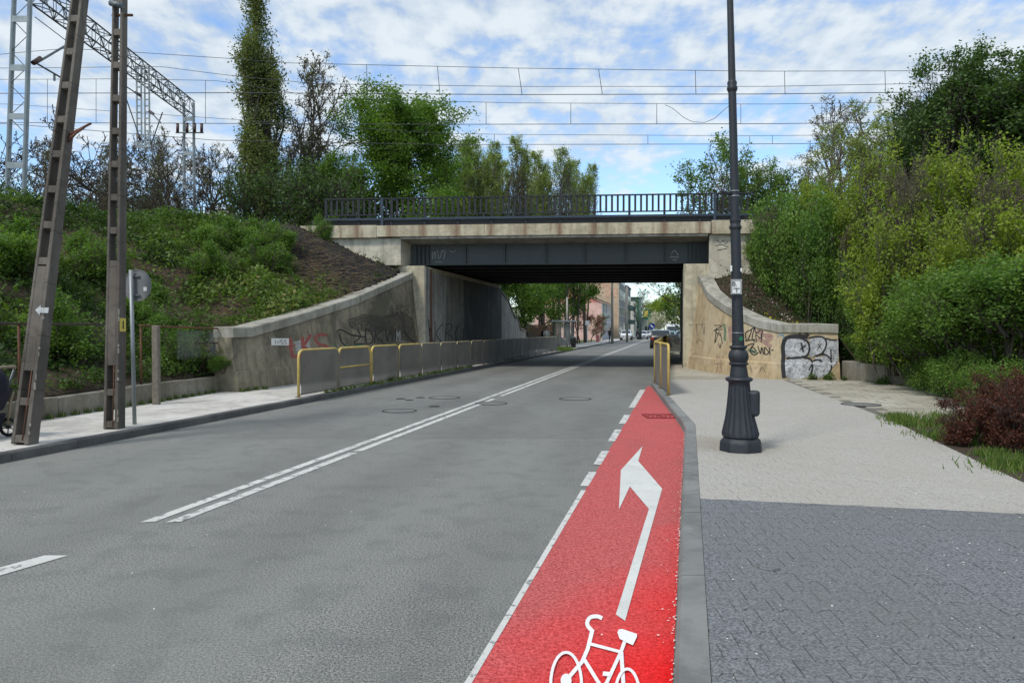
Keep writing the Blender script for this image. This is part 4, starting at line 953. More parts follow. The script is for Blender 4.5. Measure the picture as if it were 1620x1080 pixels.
# ================================================================== BARRIERS
def barrier(L=1.94, H=1.03, mid=False, label=None, panel=True, front=False, post='yellow_paint', cat='barrier', group='tubular barriers along the left kerb'):
    t = empty('pedestrian_barrier', (0, 0, 0), label, cat, group); r = .17
    pts = [(0, 0, -.02), (0, 0, H - r)] + [(r - r * math.cos(a), 0, H - r + r * math.sin(a)) for a in (.4, .8, 1.2)] + [(r, 0, H), (L - r, 0, H)] + [(L - r + r * math.sin(a), 0, H - r + r * math.cos(a)) for a in (.4, .8, 1.2)] + [(L, 0, H - r), (L, 0, -.02)]
    MB().tube(pts, .030, 8).build('frame', post, t)
    if mid: MB().tube([(.03, 0, .55), (L - .03, 0, .55)], .024, 8).build('mid_rail', post, t)
    if panel:
        c_ = .10; q = [(.035, .06), (L - .035, .06), (L - .035, H - r), (L - c_ - .07, H - .035), (c_ + .07, H - .035), (.035, H - r)]
        yo = -.036 if front else 0
        if front: q = [(.045, .05), (L + .035, .05), (L + .035, H - r), (L - .05, H - .05), (L - r, H - .012), (r, H - .012), (.045 + r * .3, H - .06), (.045, H - r)]
        mb = MB(); n = len(q); mb.add([(a, yo - .004, z) for a, z in q] + [(a, yo + .004, z) for a, z in q], [tuple(range(n)), tuple(range(n, 2 * n))[::-1]]); mb.build('mesh_panel', 'mesh_infill', t)
        e = MB(); e.box((L / 2, 0, .05), (L - .07, .02, .025)); e.build('bottom_bar', 'galv_dark', t)
    for xx in (0, L): MB().box((xx, 0, .004), (.12, .12, .012)).build('foot_plate', 'rusty', t)
    return t
FD = math.atan2(1, .222)
ORD = 'first second third fourth fifth sixth seventh eighth ninth tenth eleventh twelfth thirteenth fourteenth fifteenth sixteenth seventeenth eighteenth nineteenth twentieth'.split()
labs = ['first yellow barrier, the one nearest the camera on the left kerb', 'second yellow barrier from the camera with a middle rail', 'third barrier on the left kerb with a black scribble on its mesh', 'fourth barrier on the left kerb, in front of the abutment corner',
        'fifth barrier from the camera on the left kerb', 'sixth barrier from the camera on the left kerb']
proto = {}
y0 = 16.3; x0 = -4.71; ux, uy = math.cos(FD), math.sin(FD)
for i in range(18):
    key = 'mid' if i == 1 else ('std' if i < 4 else 'far')
    if key not in proto: proto[key] = barrier(mid=(i == 1), front=(i != 1), post='barrier_grey' if i >= 4 else 'yellow_paint'); o = proto[key]
    else: o = copy_tree(proto[key])
    o.location = (x0 + ux * 2.01 * i, y0 + uy * 2.01 * i, ZP); o.rotation_euler = (random.uniform(-.01, .01), 0, FD)
    o['label'] = labs[i] if i < 6 else ('last barrier of the left row, beyond the bridge beside the grass tuft' if i == 17 else ORD[i] + ' barrier from the camera in the grey row along the left kerb')
# right hand row
pr = [(3.57, 16.85), (3.80, 18.85), (4.03, 20.85)]
yb_ = 20.85
while yb_ < 50: pr.append((pr[-1][0] + .217 * 2, pr[-1][1] + 1.953)); yb_ = pr[-1][1]
pr += [(pr[-1][0] + 1.0, pr[-1][1] + .25), ]
pst = None
for i in range(len(pr) - 1):
    a, b_ = pr[i], pr[i + 1]; L = math.hypot(b_[0] - a[0], b_[1] - a[1]); an = math.atan2(b_[1] - a[1], b_[0] - a[0])
    if i == len(pr) - 2: o = barrier(L=L - .06, H=1.15, mid=True, label='barrier turned across the footway at the far end of the right row', group='tubular barriers along the right kerb', post='galv')
    else:
        if pst is None: pst = barrier(L=1.95, H=1.15, group='tubular barriers along the right kerb'); o = pst
        else: o = copy_tree(pst)
        o['label'] = ('yellow barrier at the corner of the red lane, nearest on the right', 'second barrier on the right, just behind the yellow corner one')[i] if i < 2 else ORD[i] + ' barrier from the camera in the row on the right kerb'
    o.location = (a[0], a[1], ZP); o.rotation_euler = (0, 0, an)

# ================================================================== CONCRETE POLES (open ladder type), standing as an A
def ladder_pole(base, top, w0, w1, d0, d1, rungs, solid, yaw, label, extra=None):
    """I-shaped pole: two flanges joined by rungs; open windows between. solid: (z0,z1) spans that are filled."""
    t = empty('concrete_pole', base, label, 'utility pole', 'concrete poles of the A mast on the left pavement')
    b_ = Vector(base); tp = Vector(top); ax = (tp - b_); H = ax.length; ax.normalize()
    u = Vector((math.cos(yaw), math.sin(yaw), 0)); u = (u - ax * u.dot(ax)).normalized(); v = ax.cross(u)       # u across the holed face, v towards the back
    def W(z): f = z / H; return w0 + (w1 - w0) * f, d0 + (d1 - d0) * f
    mb = MB()
    def blk(u0, u1, v0, v1, z0, z1):          # fractions of half width / depth
        q = []
        for z in (z0, z1):
            w_, d_ = W(z); q.append([b_ + ax * z + u * (w_ / 2 * a) + v * (d_ / 2 * c) for a, c in ((u0, v0), (u1, v0), (u1, v1), (u0, v1))])
        mb.hexa(q[0], q[1])
    n = 14
    for sgn in (-1, 1):                       # flanges in lengths, a little uneven
        for i in range(n):
            z0, z1 = H * i / n, H * (i + 1) / n
            if sgn > 0: blk(.52, 1.0, -1, 1, z0, z1)
            else: blk(-1.0, -.62, -1, 1, z0, z1)
    for z in rungs: blk(-.625, .525, -.93, .93, z, z + .10)
    for z0, z1 in solid: blk(-.63, .53, -.96, .96, z0, z1)
    body = mb.build('pole_body', 'concrete_pole', t, bevel=.008)
    return t, b_, ax, u, v, W
yaw = R(-12.8 + 10)
zs = [.02, .50]; rg_ = [z for z in np.arange(2.42, 9.4, .50)]
sA = ladder_pole((-5.98, 11.1, ZP), (-5.93, 11.4, 9.9), .225, .13, .20, .11, zs + rg_, [(.95, 2.42)], yaw, 'upright concrete ladder pole beside the round sign, with a yellow plate')
sB = ladder_pole((-6.32, 9.57, ZP), (-6.02, 11.15, 9.9), .235, .13, .20, .12, zs + [z - .05 for z in rg_], [(.95, 2.35)], yaw, 'leaning concrete ladder pole with a small arrow plate, nearest the left edge')
def on_pole(pl, z, fu, fv, du, dv, dz, name, mat, shape=None):
    t, b_, ax, u, v, W = pl; w_, d_ = W(z); c = b_ + ax * z + u * (w_ / 2 * fu) + v * (d_ / 2 * fv); mb = MB()
    q = [[c + u * (a * du / 2) + v * (e * dv / 2) + ax * (g_ * dz / 2) for a, e in ((-1, -1), (1, -1), (1, 1), (-1, 1))] for g_ in (-1, 1)]; mb.hexa(q[0], q[1]); return mb.build(name, mat, t)
# yellow plate with a mark, on the road-side flange
on_pole(sA, 1.56, 1.0, 0, .02, .15, .2, 'number_plate', 'sign_yellow'); on_pole(sA, 1.56, 1.1, 0, .004, .03, .12, 'plate_mark', 'black_plain')
# white arrow plate on the leaning pole
t, b_, ax, u, v, W = sB; w_, d_ = W(1.75); c = b_ + ax * 1.75 + u * (w_ / 2 * .8) - v * (d_ / 2 + .006); mb = MB()
pl = [(-.095, 0), (-.025, .07), (-.025, .036), (.085, .036), (.085, -.036), (-.025, -.036), (-.025, -.07)]
mb.add([c + u * a + ax * z for a, z in pl] + [c + u * a + ax * z - v * .006 for a, z in pl], [tuple(range(7)), tuple(range(7, 14))[::-1]] + [(i, (i + 1) % 7, 7 + (i + 1) % 7, 7 + i) for i in range(7)]); mb.build('arrow_plate', 'kerb_light', t)
for k_ in range(3): a0 = b_ + ax * 4.15 + u * .10; MB().tube([a0 - v * .02 + ax * (.05 * k_ - .03), a0 + u * (.14 + .09 * k_) - v * .06 + ax * (.10 + .06 * k_)], .016, 6).build('bent_bolt', 'rusty', t)
for pl_ in (sA, sB):
    t, b_, ax, u, v, W = pl_; w_, d_ = W(1.5)
    for z in (.75, 1.2, 1.35, 2.7, 3.1, 3.5, 4.4): w_, d_ = W(z); p_ = b_ + ax * z + u * (w_ / 2 + .001); MB().lathe([(.010, 0), (.010, .002)], tuple(p_), 6).build('bolt_hole', 'black_plain', t)
    MB().tube([b_ + ax * .05 + u * .03 - v * .10, b_ + ax * .6 + u * .035 - v * .09, b_ + ax * 1.0 + u * .03 - v * .08], .008, 5).build('rebar', 'rusty', t)
    # chipped spalls
    mb = MB()
    for z in np.cumsum([.15, .1, .5, .12, .3, .08, .4, .1]):
        w_, d_ = W(z); p_ = b_ + ax * z + u * (w_ / 2 * .97) - v * (d_ / 2 * 1.0); s_ = random.uniform(.01, .022); mb.box(tuple(p_), (s_, s_, random.uniform(.03, .09)), random.uniform(0, 1))
    mb.build('broken_edge', 'concrete_coping', t, kind='stuff')
t, b_, ax, u, v, W = sA
MB().tube([b_ + ax * 6.25 - u * .12, b_ + ax * 6.25 + u * .20], .02, 6).build('cross_bolt', 'rusty', t); MB().tube([b_ + ax * 6.4 - u * .1 - v * .09, b_ + ax * 6.35 + u * .1 - v * .09], .045, 6).build('clamp', 'galv_dark', t)

# ================================================================== ROUND SIGN seen from behind
sx, sy, _ = G(213, 671, ZP); rs = empty('road_sign', (sx, sy, ZP), 'round traffic sign seen from its grey back on a thin galvanised post', 'road sign')
top = P(207, 427, sy); MB().tube([(sx, sy, ZP - .02), (top[0], sy, top[2])], .030, 12).build('post', 'galv', rs)
cx, cy, cz = P(212.5, 451, sy - .04); an = R(10); nx_, ny_ = -math.sin(an), -math.cos(an)
cy = sy + .05; ur = Vector((math.cos(an), -math.sin(an), 0)); nn_ = Vector((nx_, ny_, 0)); cc = Vector((cx, cy, cz)); vs = []; n = 40
for off, rr in ((0, .25), (.012, .25), (.012, .238), (.004, .236)):
    for j in range(n): q = 2 * math.pi * j / n; vs.append(cc + ur * (rr * math.cos(q)) + Vector((0, 0, rr * math.sin(q))) + nn_ * off)
MB().add(vs, [tuple(range(n)), tuple(range(3 * n, 4 * n))[::-1]] + [(i * n + j, i * n + (j + 1) % n, (i + 1) * n + (j + 1) % n, (i + 1) * n + j) for i in range(3) for j in range(n)]).build('disc', 'sign_back', rs)
q_ = cc + ur * .145 + Vector((0, 0, -.06)) + nn_ * .009
MB().add([q_ + ur * a + Vector((0, 0, z)) for a, z in ((-.03, -.03), (.03, -.03), (.03, .035), (-.03, .035))], [(0, 1, 2, 3)]).build('sticker', 'white_plain', rs)
for z in (.14, -.16): m_ = MB(); m_.tube([cc + ur * -.10 + Vector((0, 0, z)) + nn_ * .02, cc + ur * .06 + Vector((0, 0, z)) + nn_ * .02], .014, 6); m_.build('bracket', 'galv_dark', rs)

# ================================================================== OLD FENCE on the left
of = empty('old_fence', (-7.5, 14, .4), 'rusty old fence frame with chain link mesh above the low wall', 'fence')
def fx(Y): return lw_x(Y) - .14 if Y < 17.2 else -7.08
pp = [(fx(y), y, 1.70 + .01 * math.sin(y * 3)) for y in np.linspace(6.5, 14.4, 9)]; MB().tube(pp, .022, 6).build('top_rail', 'brown_iron', of)
pp = [(fx(y), y, 1.70 - .02 * (y - 14.6)) for y in np.linspace(14.9, 18.1, 6)]; MB().tube(pp, .022, 6).build('top_rail', 'rusty', of)
pp = [(fx(y), y, 1.33 - .01 * (y - 14.6)) for y in np.linspace(16.9, 18.1, 4)]; MB().tube(pp, .016, 6).build('mid_rail', 'brown_iron', of)
MB().tube([(fx(17.95) , 17.9, .9), (fx(18.1) + .03, 18.25, 1.66)], .035, 5).build('leaning_post', 'rusty', of)
MB().tube([(fx(14.9), 14.95, .35), (fx(14.9), 14.95, 1.66)], .02, 5).build('angle_post', 'rusty', of); MB().tube([(fx(14.5), 14.45, .75), (fx(14.5), 14.45, 1.6)], .02, 5).build('angle_post', 'rusty', of)
x_, y_ = P(247, 560, 14.7)[0], 14.7; MB().box((x_, y_, .74), (.13, .12, 1.9)).build('concrete_post', 'wood_post', of, bevel=.02)
MB().tube([(fx(11.2) + .05, 11.3, .5), (fx(11.2) + .02, 11.3, 1.1)], .014, 5).build('iron_rod', 'rusty', of)
for y_ in (8.8, 11.9): MB().tube([(fx(y_), y_, .4), (fx(y_), y_, 1.7)], .02, 5).build('angle_post', 'rusty', of)
mb = MB(); ya_, yb2 = 16.2, 18.05; nd = 30
def mp(y, z): return (fx(y) + .01, y, z)
hz = lambda y: 1.67 - .02 * (y - 14.6)
for k_ in range(-12, nd):
    for sg in (-1, 1):
        p_ = []
        for j in range(0, 9):
            z = .95 + j * .09; yq = ya_ + k_ * .07 * 1 + (j * .07 if sg > 0 else (8 - j) * .07)
            if ya_ <= yq <= yb2 and z < hz(yq): p_.append(mp(yq, z))
        if len(p_) > 1: mb.tube(p_, .0035, 3)
mb.build('chain_link', 'galv_dark', of, kind='stuff')

# ================================================================== LAMP POST
lx_, ly_, _ = G(1172, 718, ZP); ly_ += .27; lx_ = G(1172, 718, ZP)[0] + .02
lp = empty('lamp_post', (lx_, ly_, ZP), 'tall black cast iron lamp post with fluted base on the right pavement', 'lamp post')
Yl = ly_; pxm = Yl / F
def zl(py): return P(1172, py, Yl)[2]
def lx(py): return P(1172 + (py - 720) * (17.5 / 720.) * .97, py, Yl)[0] + .0
def post_part(name, prof, n=32, mod=None, mat='lamp_paint'):
    vs = []
    for i, (hw, py) in enumerate(prof):
        for j in range(n):
            q = 2 * math.pi * j / n; r_ = hw * pxm * (mod(i, q) if mod else 1); vs.append((lx(py) + r_ * math.cos(q), Yl + r_ * math.sin(q), zl(py)))
    L = len(prof); mb = MB(); mb.add(vs, [(i * n + j, i * n + (j + 1) % n, (i + 1) * n + (j + 1) % n, (i + 1) * n + j) for i in range(L - 1) for j in range(n)], True)
    mb.add(vs[:n], [tuple(range(n))[::-1]]); mb.add(vs[-n:], [tuple(range(n))]); o = mb.build(name, mat, lp)
    md = o.modifiers.new('es', 'EDGE_SPLIT'); md.split_angle = R(38); return o
octa = lambda i, q: 1.0 / max(.92, math.cos((q % (math.pi / 4)) - math.pi / 8)) * .965
post_part('plinth', [(32.5, 724), (32.5, 716), (31.5, 700), (30.5, 696), (27, 692), (25.5, 691)], 32, octa)
flute = lambda i, q: 1 - .055 * (abs(math.sin(q * 10)) ** .6 if 1 < i < 11 else 0)
post_part('fluted_base', [(25, 692), (28, 689), (28.8, 685), (27.6, 680), (25.6, 672), (23.0, 661), (20.8, 648), (19.0, 634), (17.6, 622), (16.6, 612), (16.2, 607), (16.6, 605), (16.6, 603)], 80, flute)
post_part('ring', [(16, 604), (20, 602), (21.2, 599.5), (20, 597), (15.5, 595.5)], 36)
post_part('neck', [(14.6, 597), (13.6, 590), (12.6, 583), (11.8, 577)], 36); post_part('ring', [(12, 578), (14.6, 576.5), (15, 574.5), (13.2, 572.5), (12, 572)], 36)
post_part('bulb', [(12.2, 573), (14.2, 570), (15.4, 566), (15.5, 562), (14.2, 557), (11.8, 553.5), (10.8, 551.5)], 36); post_part('ring', [(10.5, 552.5), (13.2, 550.5), (13.6, 548.5), (12.2, 546.5), (9, 546)], 36)
post_part('shaft', [(9.6, 547), (8.9, 520), (7.9, 440), (7.75, 380), (7.7, 358)], 32)
post_part('collar', [(7.8, 364), (9.4, 361), (9.6, 359), (8.0, 356), (7.6, 353), (8.6, 351), (8.6, 348), (7.0, 347)], 32)
post_part('shaft', [(7.0, 349), (6.6, 300), (6.2, 200), (6.1, 144)], 28); post_part('collar', [(6.2, 146), (8.1, 142), (8.2, 139), (6.8, 136), (7.6, 132), (6.8, 129), (5.8, 128)], 28)
post_part('shaft', [(5.7, 130), (5.1, 40), (4.6, -60), (4.2, -200), (3.8, -360)], 24)
# meter box on the flute
mb = MB(); cxm = P(1186, 637, Yl)[0]; 
mb.box((cxm + .035, Yl - .06, (zl(617) + zl(657)) / 2), (.13, .15, zl(617) - zl(657)), -.4); mb.build('inspection_box', 'lamp_paint', lp, bevel=.035)
# sign plate wrapped on the shaft
def plate(px0, py0, px1, py1, name, mat, yo=0):
    x0_, _, z0_ = P(px0, py0, Yl - .09 - yo); x1_, _, z1_ = P(px1, py1, Yl - .09 - yo); mb = MB(); mb.hexa([(x0_, Yl - .09 - yo, z1_), (x1_, Yl - .09 - yo, z1_), (x1_, Yl - .086 - yo, z1_), (x0_, Yl - .086 - yo, z1_)], [(x0_, Yl - .09 - yo, z0_), (x1_, Yl - .09 - yo, z0_), (x1_, Yl - .086 - yo, z0_), (x0_, Yl - .086 - yo, z0_)]); return mb.build(name, mat, lp)
plate(1156.5, 442, 1173.5, 465.5, 'hydrant_plate', 'white_plain')
for a in ((1157.3, 442.8, 1172.7, 443.5), (1157.3, 464, 1172.7, 464.7), (1157.3, 443.7, 1158, 463.8), (1172, 443.7, 1172.7, 463.8), (1160.5, 455.5, 1170, 456.4), (1165.1, 456.6, 1166, 462.5), (1164.3, 451.5, 1165.3, 452.5)): plate(*a, 'plate_line', 'black_plain', .006)
mb = MB(); o_ = Yl - .097
pts = [P(a, b_, o_) for a, b_ in ((1159.5, 446), (1161.8, 446.2), (1163.2, 448.5), (1161.8, 451.5), (1159.5, 451.8), (1159.5, 446))]; mb.tube(pts, .0045, 4); mb.build('plate_letter', 'black_plain', lp)
plate(1155.2, 420, 1158.2, 429, 'paper_label', 'white_plain', -.03); plate(1171.5, 424, 1173.8, 429.5, 'paper_label', 'white_plain', -.03)
g_ = MB(); g_.lathe([(.024, 0), (.024, .003)], (0, 0, 0), 10); xg, _, zg = P(1172, 535.5, Yl - .08)
g_.v = [(xg + a, Yl - .085 - c, zg + b_ * 1.3) for a, b_, c in g_.v]; g_.build('green_sticker', 'sign_green', lp)
MB().lathe([(9.3 * pxm, 0), (9.3 * pxm, .01)], (lx(527), Yl, zl(527)), 20).build('wire_band', 'galv', lp)
a_1 = P(1160, 309, Yl); MB().tube([a_1, P(1151, 306, Yl - .02), P(1141, 301.5, Yl - .05)], [.03, .022, .018], 6).build('clamp_arm', 'lamp_paint', lp)
for py in (303.5, 311.5): MB().lathe([(7.4 * pxm, 0), (7.4 * pxm, .012)], (lx(py), Yl, zl(py)), 20).build('strap', 'galv', lp)

# ================================================================== STROLLER at the left edge
st_ = empty('stroller', (-7.05, 10.0, ZP), 'dark navy pushchair cut by the left edge of the photo', 'pushchair'); X0, Y0 = -7.12, 10.0
def wheel(mbx, c, r, axv, w_, tyre, rim, parent, name='wheel', spokes=5):
    a = Vector(axv).normalized(); u = a.cross(Vector((0, 0, 1))).normalized(); v = a.cross(u); c = Vector(c); n = 24
    pts = [c + (u * math.cos(2 * math.pi * j / n) + v * math.sin(2 * math.pi * j / n)) * (r - w_ / 2) for j in range(n)]
    o = MB().tube(pts, w_ / 2, 8, closed=True).build(name, tyre, parent)
    mb = MB()
    for j in range(spokes): q = 2 * math.pi * j / spokes + .4; mb.tube([c, c + (u * math.cos(q) + v * math.sin(q)) * (r - w_)], .009, 5)
    mb.build('spokes', rim, o); MB().tube([c - a * w_ * .6, c + a * w_ * .6], r * .2, 10).build('hub', 'black_plain', o); return o
for dy in (-.26, .26): wheel(None, (X0 + .12, Y0 + dy, ZP + .135), .135, (0, 1, .0), .045, 'tyre', 'galv', st_)
for dy in (-.2, .2): wheel(None, (X0 - .55, Y0 + dy, ZP + .10), .10, (0, 1, 0), .04, 'tyre', 'galv', st_)
for dy in (-.25, .25):
    MB().tube([(X0 - .55, Y0 + dy * .8, ZP + .12), (X0 - .1, Y0 + dy, ZP + .42), (X0 + .10, Y0 + dy, ZP + .62), (X0 + .22, Y0 + dy, ZP + .95)], .016, 8).build('frame_tube', 'galv_dark', st_)
    MB().tube([(X0 + .12, Y0 + dy, ZP + .16), (X0 + .16, Y0 + dy, ZP + .5), (X0 + .2, Y0 + dy, ZP + .62)], .017, 8).build('leg', 'beige', st_)
MB().tube([(X0 + .22, Y0 - .25, ZP + .95), (X0 + .26, Y0 - .2, ZP + .98), (X0 + .26, Y0 + .2, ZP + .98), (X0 + .22, Y0 + .25, ZP + .95)], .02, 8).build('handle', 'beige', st_)
def blob(c, rx, ry, rz, n=14, m_=9, z0=-1, z1=1):
    prof = [(math.cos(a), math.sin(a)) for a in np.linspace(math.asin(max(-1, z0)), math.asin(min(1, z1)), m_)]; mb = MB(); vs = [(c[0] + rx * r_ * math.cos(2 * math.pi * j / n), c[1] + ry * r_ * math.sin(2 * math.pi * j / n), c[2] + rz * z) for r_, z in prof for j in range(n)]
    mb.add(vs, [(i * n + j, i * n + (j + 1) % n, (i + 1) * n + (j + 1) % n, (i + 1) * n + j) for i in range(m_ - 1) for j in range(n)], True); return mb
mb = blob((X0 - .12, Y0, ZP + .72), .40, .27, .33, z0=-.2); mb.build('hood', 'navy', st_)
MB().hexa([(X0 - .62, Y0 - .2, ZP + .42), (X0 + .10, Y0 - .22, ZP + .36), (X0 + .10, Y0 + .22, ZP + .36), (X0 - .62, Y0 + .2, ZP + .42)], [(X0 - .70, Y0 - .22, ZP + .66), (X0 + .24, Y0 - .25, ZP + .70), (X0 + .24, Y0 + .25, ZP + .70), (X0 - .70, Y0 + .22, ZP + .66)]).build('carrycot', 'navy', st_, bevel=.05)
MB().hexa([(X0 - .35, Y0 - .2, ZP + .16), (X0 + .08, Y0 - .2, ZP + .16), (X0 + .08, Y0 + .2, ZP + .16), (X0 - .35, Y0 + .2, ZP + .16)], [(X0 - .40, Y0 - .23, ZP + .32), (X0 + .14, Y0 - .23, ZP + .34), (X0 + .14, Y0 + .23, ZP + .34), (X0 - .40, Y0 + .23, ZP + .32)]).build('basket', 'navy', st_, bevel=.03)

# ================================================================== RAILWAY PORTAL AND WIRES
gt = empty('railway_gantry', (-21.5, 32, 7), 'grey steel lattice portal carrying the railway wires, behind the left embankment', 'gantry')
def mast(cx0, cy0, zb, zt, w_, dpt, nb, lean=0):
    ch = {}
    for a in (-1, 1):
        for b_ in (-1, 1):
            p0 = (cx0 + a * w_ / 2, cy0 + b_ * dpt / 2, zb); p1 = (cx0 + a * w_ * .46 + lean, cy0 + b_ * dpt * .46, zt); ch[(a, b_)] = (Vector(p0), Vector(p1)); MB().tube([p0, p1], w_ * .075, 6, False).build('mast_leg', 'galv', gt)
    mb = MB(); h = (zt - zb) / nb
    for i in range(nb):
        for fa in (((-1, -1), (1, -1)),):
            A, Bq = ch[fa[0]], ch[fa[1]]
            if i % 2: A, Bq = Bq, A
            mb.tube([A[0].lerp(A[1], i / nb), Bq[0].lerp(Bq[1], (i + 1) / nb)], .018, 4, False)
    mb.build('bracing', 'galv_dark', gt, kind='stuff')
    for i in range(0, nb, max(1, nb // 4)):
        z = i / nb; A, Bq = ch[(-1, -1)], ch[(1, -1)]; a = A[0].lerp(A[1], z); b2 = Bq[0].lerp(Bq[1], z); MB().box(((a.x + b2.x) / 2, a.y - .03, a.z), (w_ * .95, .03, .26)).build('batten_plate', 'galv', gt)
mast(-21.45, 32, 6.6, 17.0, .74, .16, 15, .45); mast(-21.75, 50, 6.6, 16.9, .70, .2, 18, 0)
MB().box((-21.75, 49.6, 8.8), (.4, .03, .3)).build('warning_plate', 'sign_yellow', gt)
ca_, cb_ = Vector((-21.0, 31.4, 16.1)), Vector((-21.8, 50.3, 16.1)); bw, bh = .62, .95; chd = {}
for a in (-1, 1):
    for zc_ in (0, 1): p0 = ca_ + Vector((a * bw / 2, 0, zc_ * bh)); p1 = cb_ + Vector((a * bw / 2, 0, zc_ * bh)); chd[(a, zc_)] = (p0, p1); MB().tube([p0, p1], .042, 6, False).build('beam_chord', 'galv_dark', gt)
mb = MB(); nb = 22
for i in range(nb):
    f0, f1 = i / nb, (i + 1) / nb
    for fa in (((-1, 0), (-1, 1)), ((1, 0), (1, 1)), ((-1, 0), (1, 0)), ((-1, 1), (1, 1))):
        A, Bq = chd[fa[0]], chd[fa[1]]
        if i % 2: A, Bq = Bq, A
        mb.tube([A[0].lerp(A[1], f0), Bq[0].lerp(Bq[1], f1)], .026, 4, False); mb.tube([A[0].lerp(A[1], f0), Bq[0].lerp(Bq[1], f0)], .02, 4, False)
mb.build('beam_lattice', 'galv_dark', gt, kind='stuff')
# hanging twin column
for dx in (-.36, .10):
    x_ = -21.35 + dx; mb = MB()
    for s_ in (0, .26): MB().box((x_ + s_, 43, 14.55), (.07, .07, 4.6)).build('drop_post', 'galv', gt)
    for z in np.arange(12.4, 16.8, .36): mb.box((x_ + .13, 43, z), (.2, .04, .07))
    mb.build('drop_rungs', 'galv', gt, kind='stuff')
MB().box((-21.3, 43, 12.2), (.8, .1, .1)).build('drop_foot', 'galv', gt)
def rod(a, b_, r_=.035, nm='registration_arm', mt='galv_dark'): MB().tube([a, b_], r_, 6, False).build(nm, mt, gt)
rod(P(192, 132, 41), P(222, 152, 43)); rod(P(191, 131, 41), P(221, 218, 43)); rod(P(237, 176, 43), P(254, 194, 41)); rod(P(257, 178, 41.5), P(239, 229, 43)); rod(P(244, 216, 43), P(262, 232, 41), .02)
for a, b_, Y in (((214, 146), (223, 152), 43), ((236, 176), (243, 181), 43), ((217, 212), (223, 222), 43)): MB().tube([P(*a, Y), P(*b_, Y)], .085, 8).build('insulator', 'insulator', gt)
rod(P(54, 102, 32.3), P(108, 70, 34), .05); rod(P(55, 27, 32.3), P(104, 64, 34), .02); rod(P(57, 100, 32.3), P(100, 125, 34), .04); rod(P(86, 118, 33.5), P(86, 128, 33.5), .05)
MB().tube([P(52, 100, 32.2), P(64, 92, 32.6)], .1, 8).build('insulator', 'insulator', gt)
for px in (281, 296, 308, 319): MB().tube([P(px, 196, 49.5), P(px, 209, 49.5)], .10, 8).build('insulator', 'insulator', gt)
rod(P(278, 210, 49.5), P(322, 210, 49.5), .05, 'insulator_arm')
def wire(name, pts, r_, parent): return MB().tube(pts, r_, 5).build(name, 'wire', parent)
def px_curve(pl, Y0_, Y1_, xs):
    px = [p[0] for p in pl]; py = [p[1] for p in pl]; out = []
    for x in xs: out.append(P(x, float(np.interp(x, px, py)), Y0_ + (Y1_ - Y0_) * (x - 810) / 810))
    return out
def catenary(label, Yw, mess, cont, drops, r1=.013, r2=.018):
    t = empty('overhead_wire', (0, Yw, 12.4), label, 'overhead wire', 'overhead wires above the railway tracks')
    xs = np.linspace(-260, 1900, 55); wire('messenger_wire', px_curve(mess, Yw, Yw - 1.2, xs), r1, t)
    if cont: wire('contact_wire', px_curve(cont, Yw, Yw - 1.2, xs), r2, t)
    for x, dx in drops:
        a = px_curve(mess, Yw, Yw - 1.2, [x])[0]; b_ = px_curve(cont, Yw, Yw - 1.2, [x + dx])[0]; MB().tube([a, b_], .014, 4).build('dropper', 'wire', t)
    return t
catenary('nearest pair of overhead wires, highest in the sky', 34, [(-260, 120), (0, 86), (105, 77), (200, 82), (365, 93), (460, 100), (810, 108), (1200, 113), (1620, 112), (1900, 112)], [(-260, 150), (0, 148), (360, 147), (520, 148), (810, 150), (1215, 149), (1620, 144), (1900, 142)],
         [(580, 1), (692, 4), (820, 6), (947, 6), (1100, 1), (1241, 1), (1400, 1), (1540, 0)])
catenary('single feeder wire between the nearest wire pair', 35.5, [(-260, 108), (0, 108), (130, 107), (250, 105), (365, 120), (505, 133), (810, 137), (1215, 137), (1480, 132), (1620, 129), (1900, 122)], None, [])
catenary('middle pair of overhead wires with a hanging loop cable', 39, [(-260, 126), (0, 126), (200, 125), (350, 128), (505, 154), (650, 159), (810, 163), (1215, 165), (1480, 161), (1620, 158), (1900, 150)], [(-260, 195), (0, 194), (690, 197), (1215, 196), (1480, 193), (1620, 191), (1900, 187)],
         [(75, 0), (152, 0), (325, 0), (769, 0), (903, 0), (1039, 0), (1172, 0), (1307, 0), (1442, 0)])
lo = empty('jumper_cable', P(1095, 185, 38.8), 'thin jumper cable sagging below the middle wires', 'cable'); MB().tube(px_curve([(1052, 166), (1065, 172), (1080, 185), (1095, 193), (1115, 194), (1130, 188), (1150, 170), (1160, 165)], 39, 38, np.linspace(1052, 1160, 20)), .014, 5).build('cable', 'wire', lo)
catenary('farthest pair of overhead wires, lowest in the sky', 43.5, [(-260, 164), (0, 164), (690, 211), (810, 213), (1180, 215), (1620, 212), (1900, 210)], [(-260, 196), (0, 195), (340, 222), (700, 229), (1180, 228), (1620, 225), (1900, 222)], [(782, 0), (1025, 0), (1186, 0), (1222, 0)])
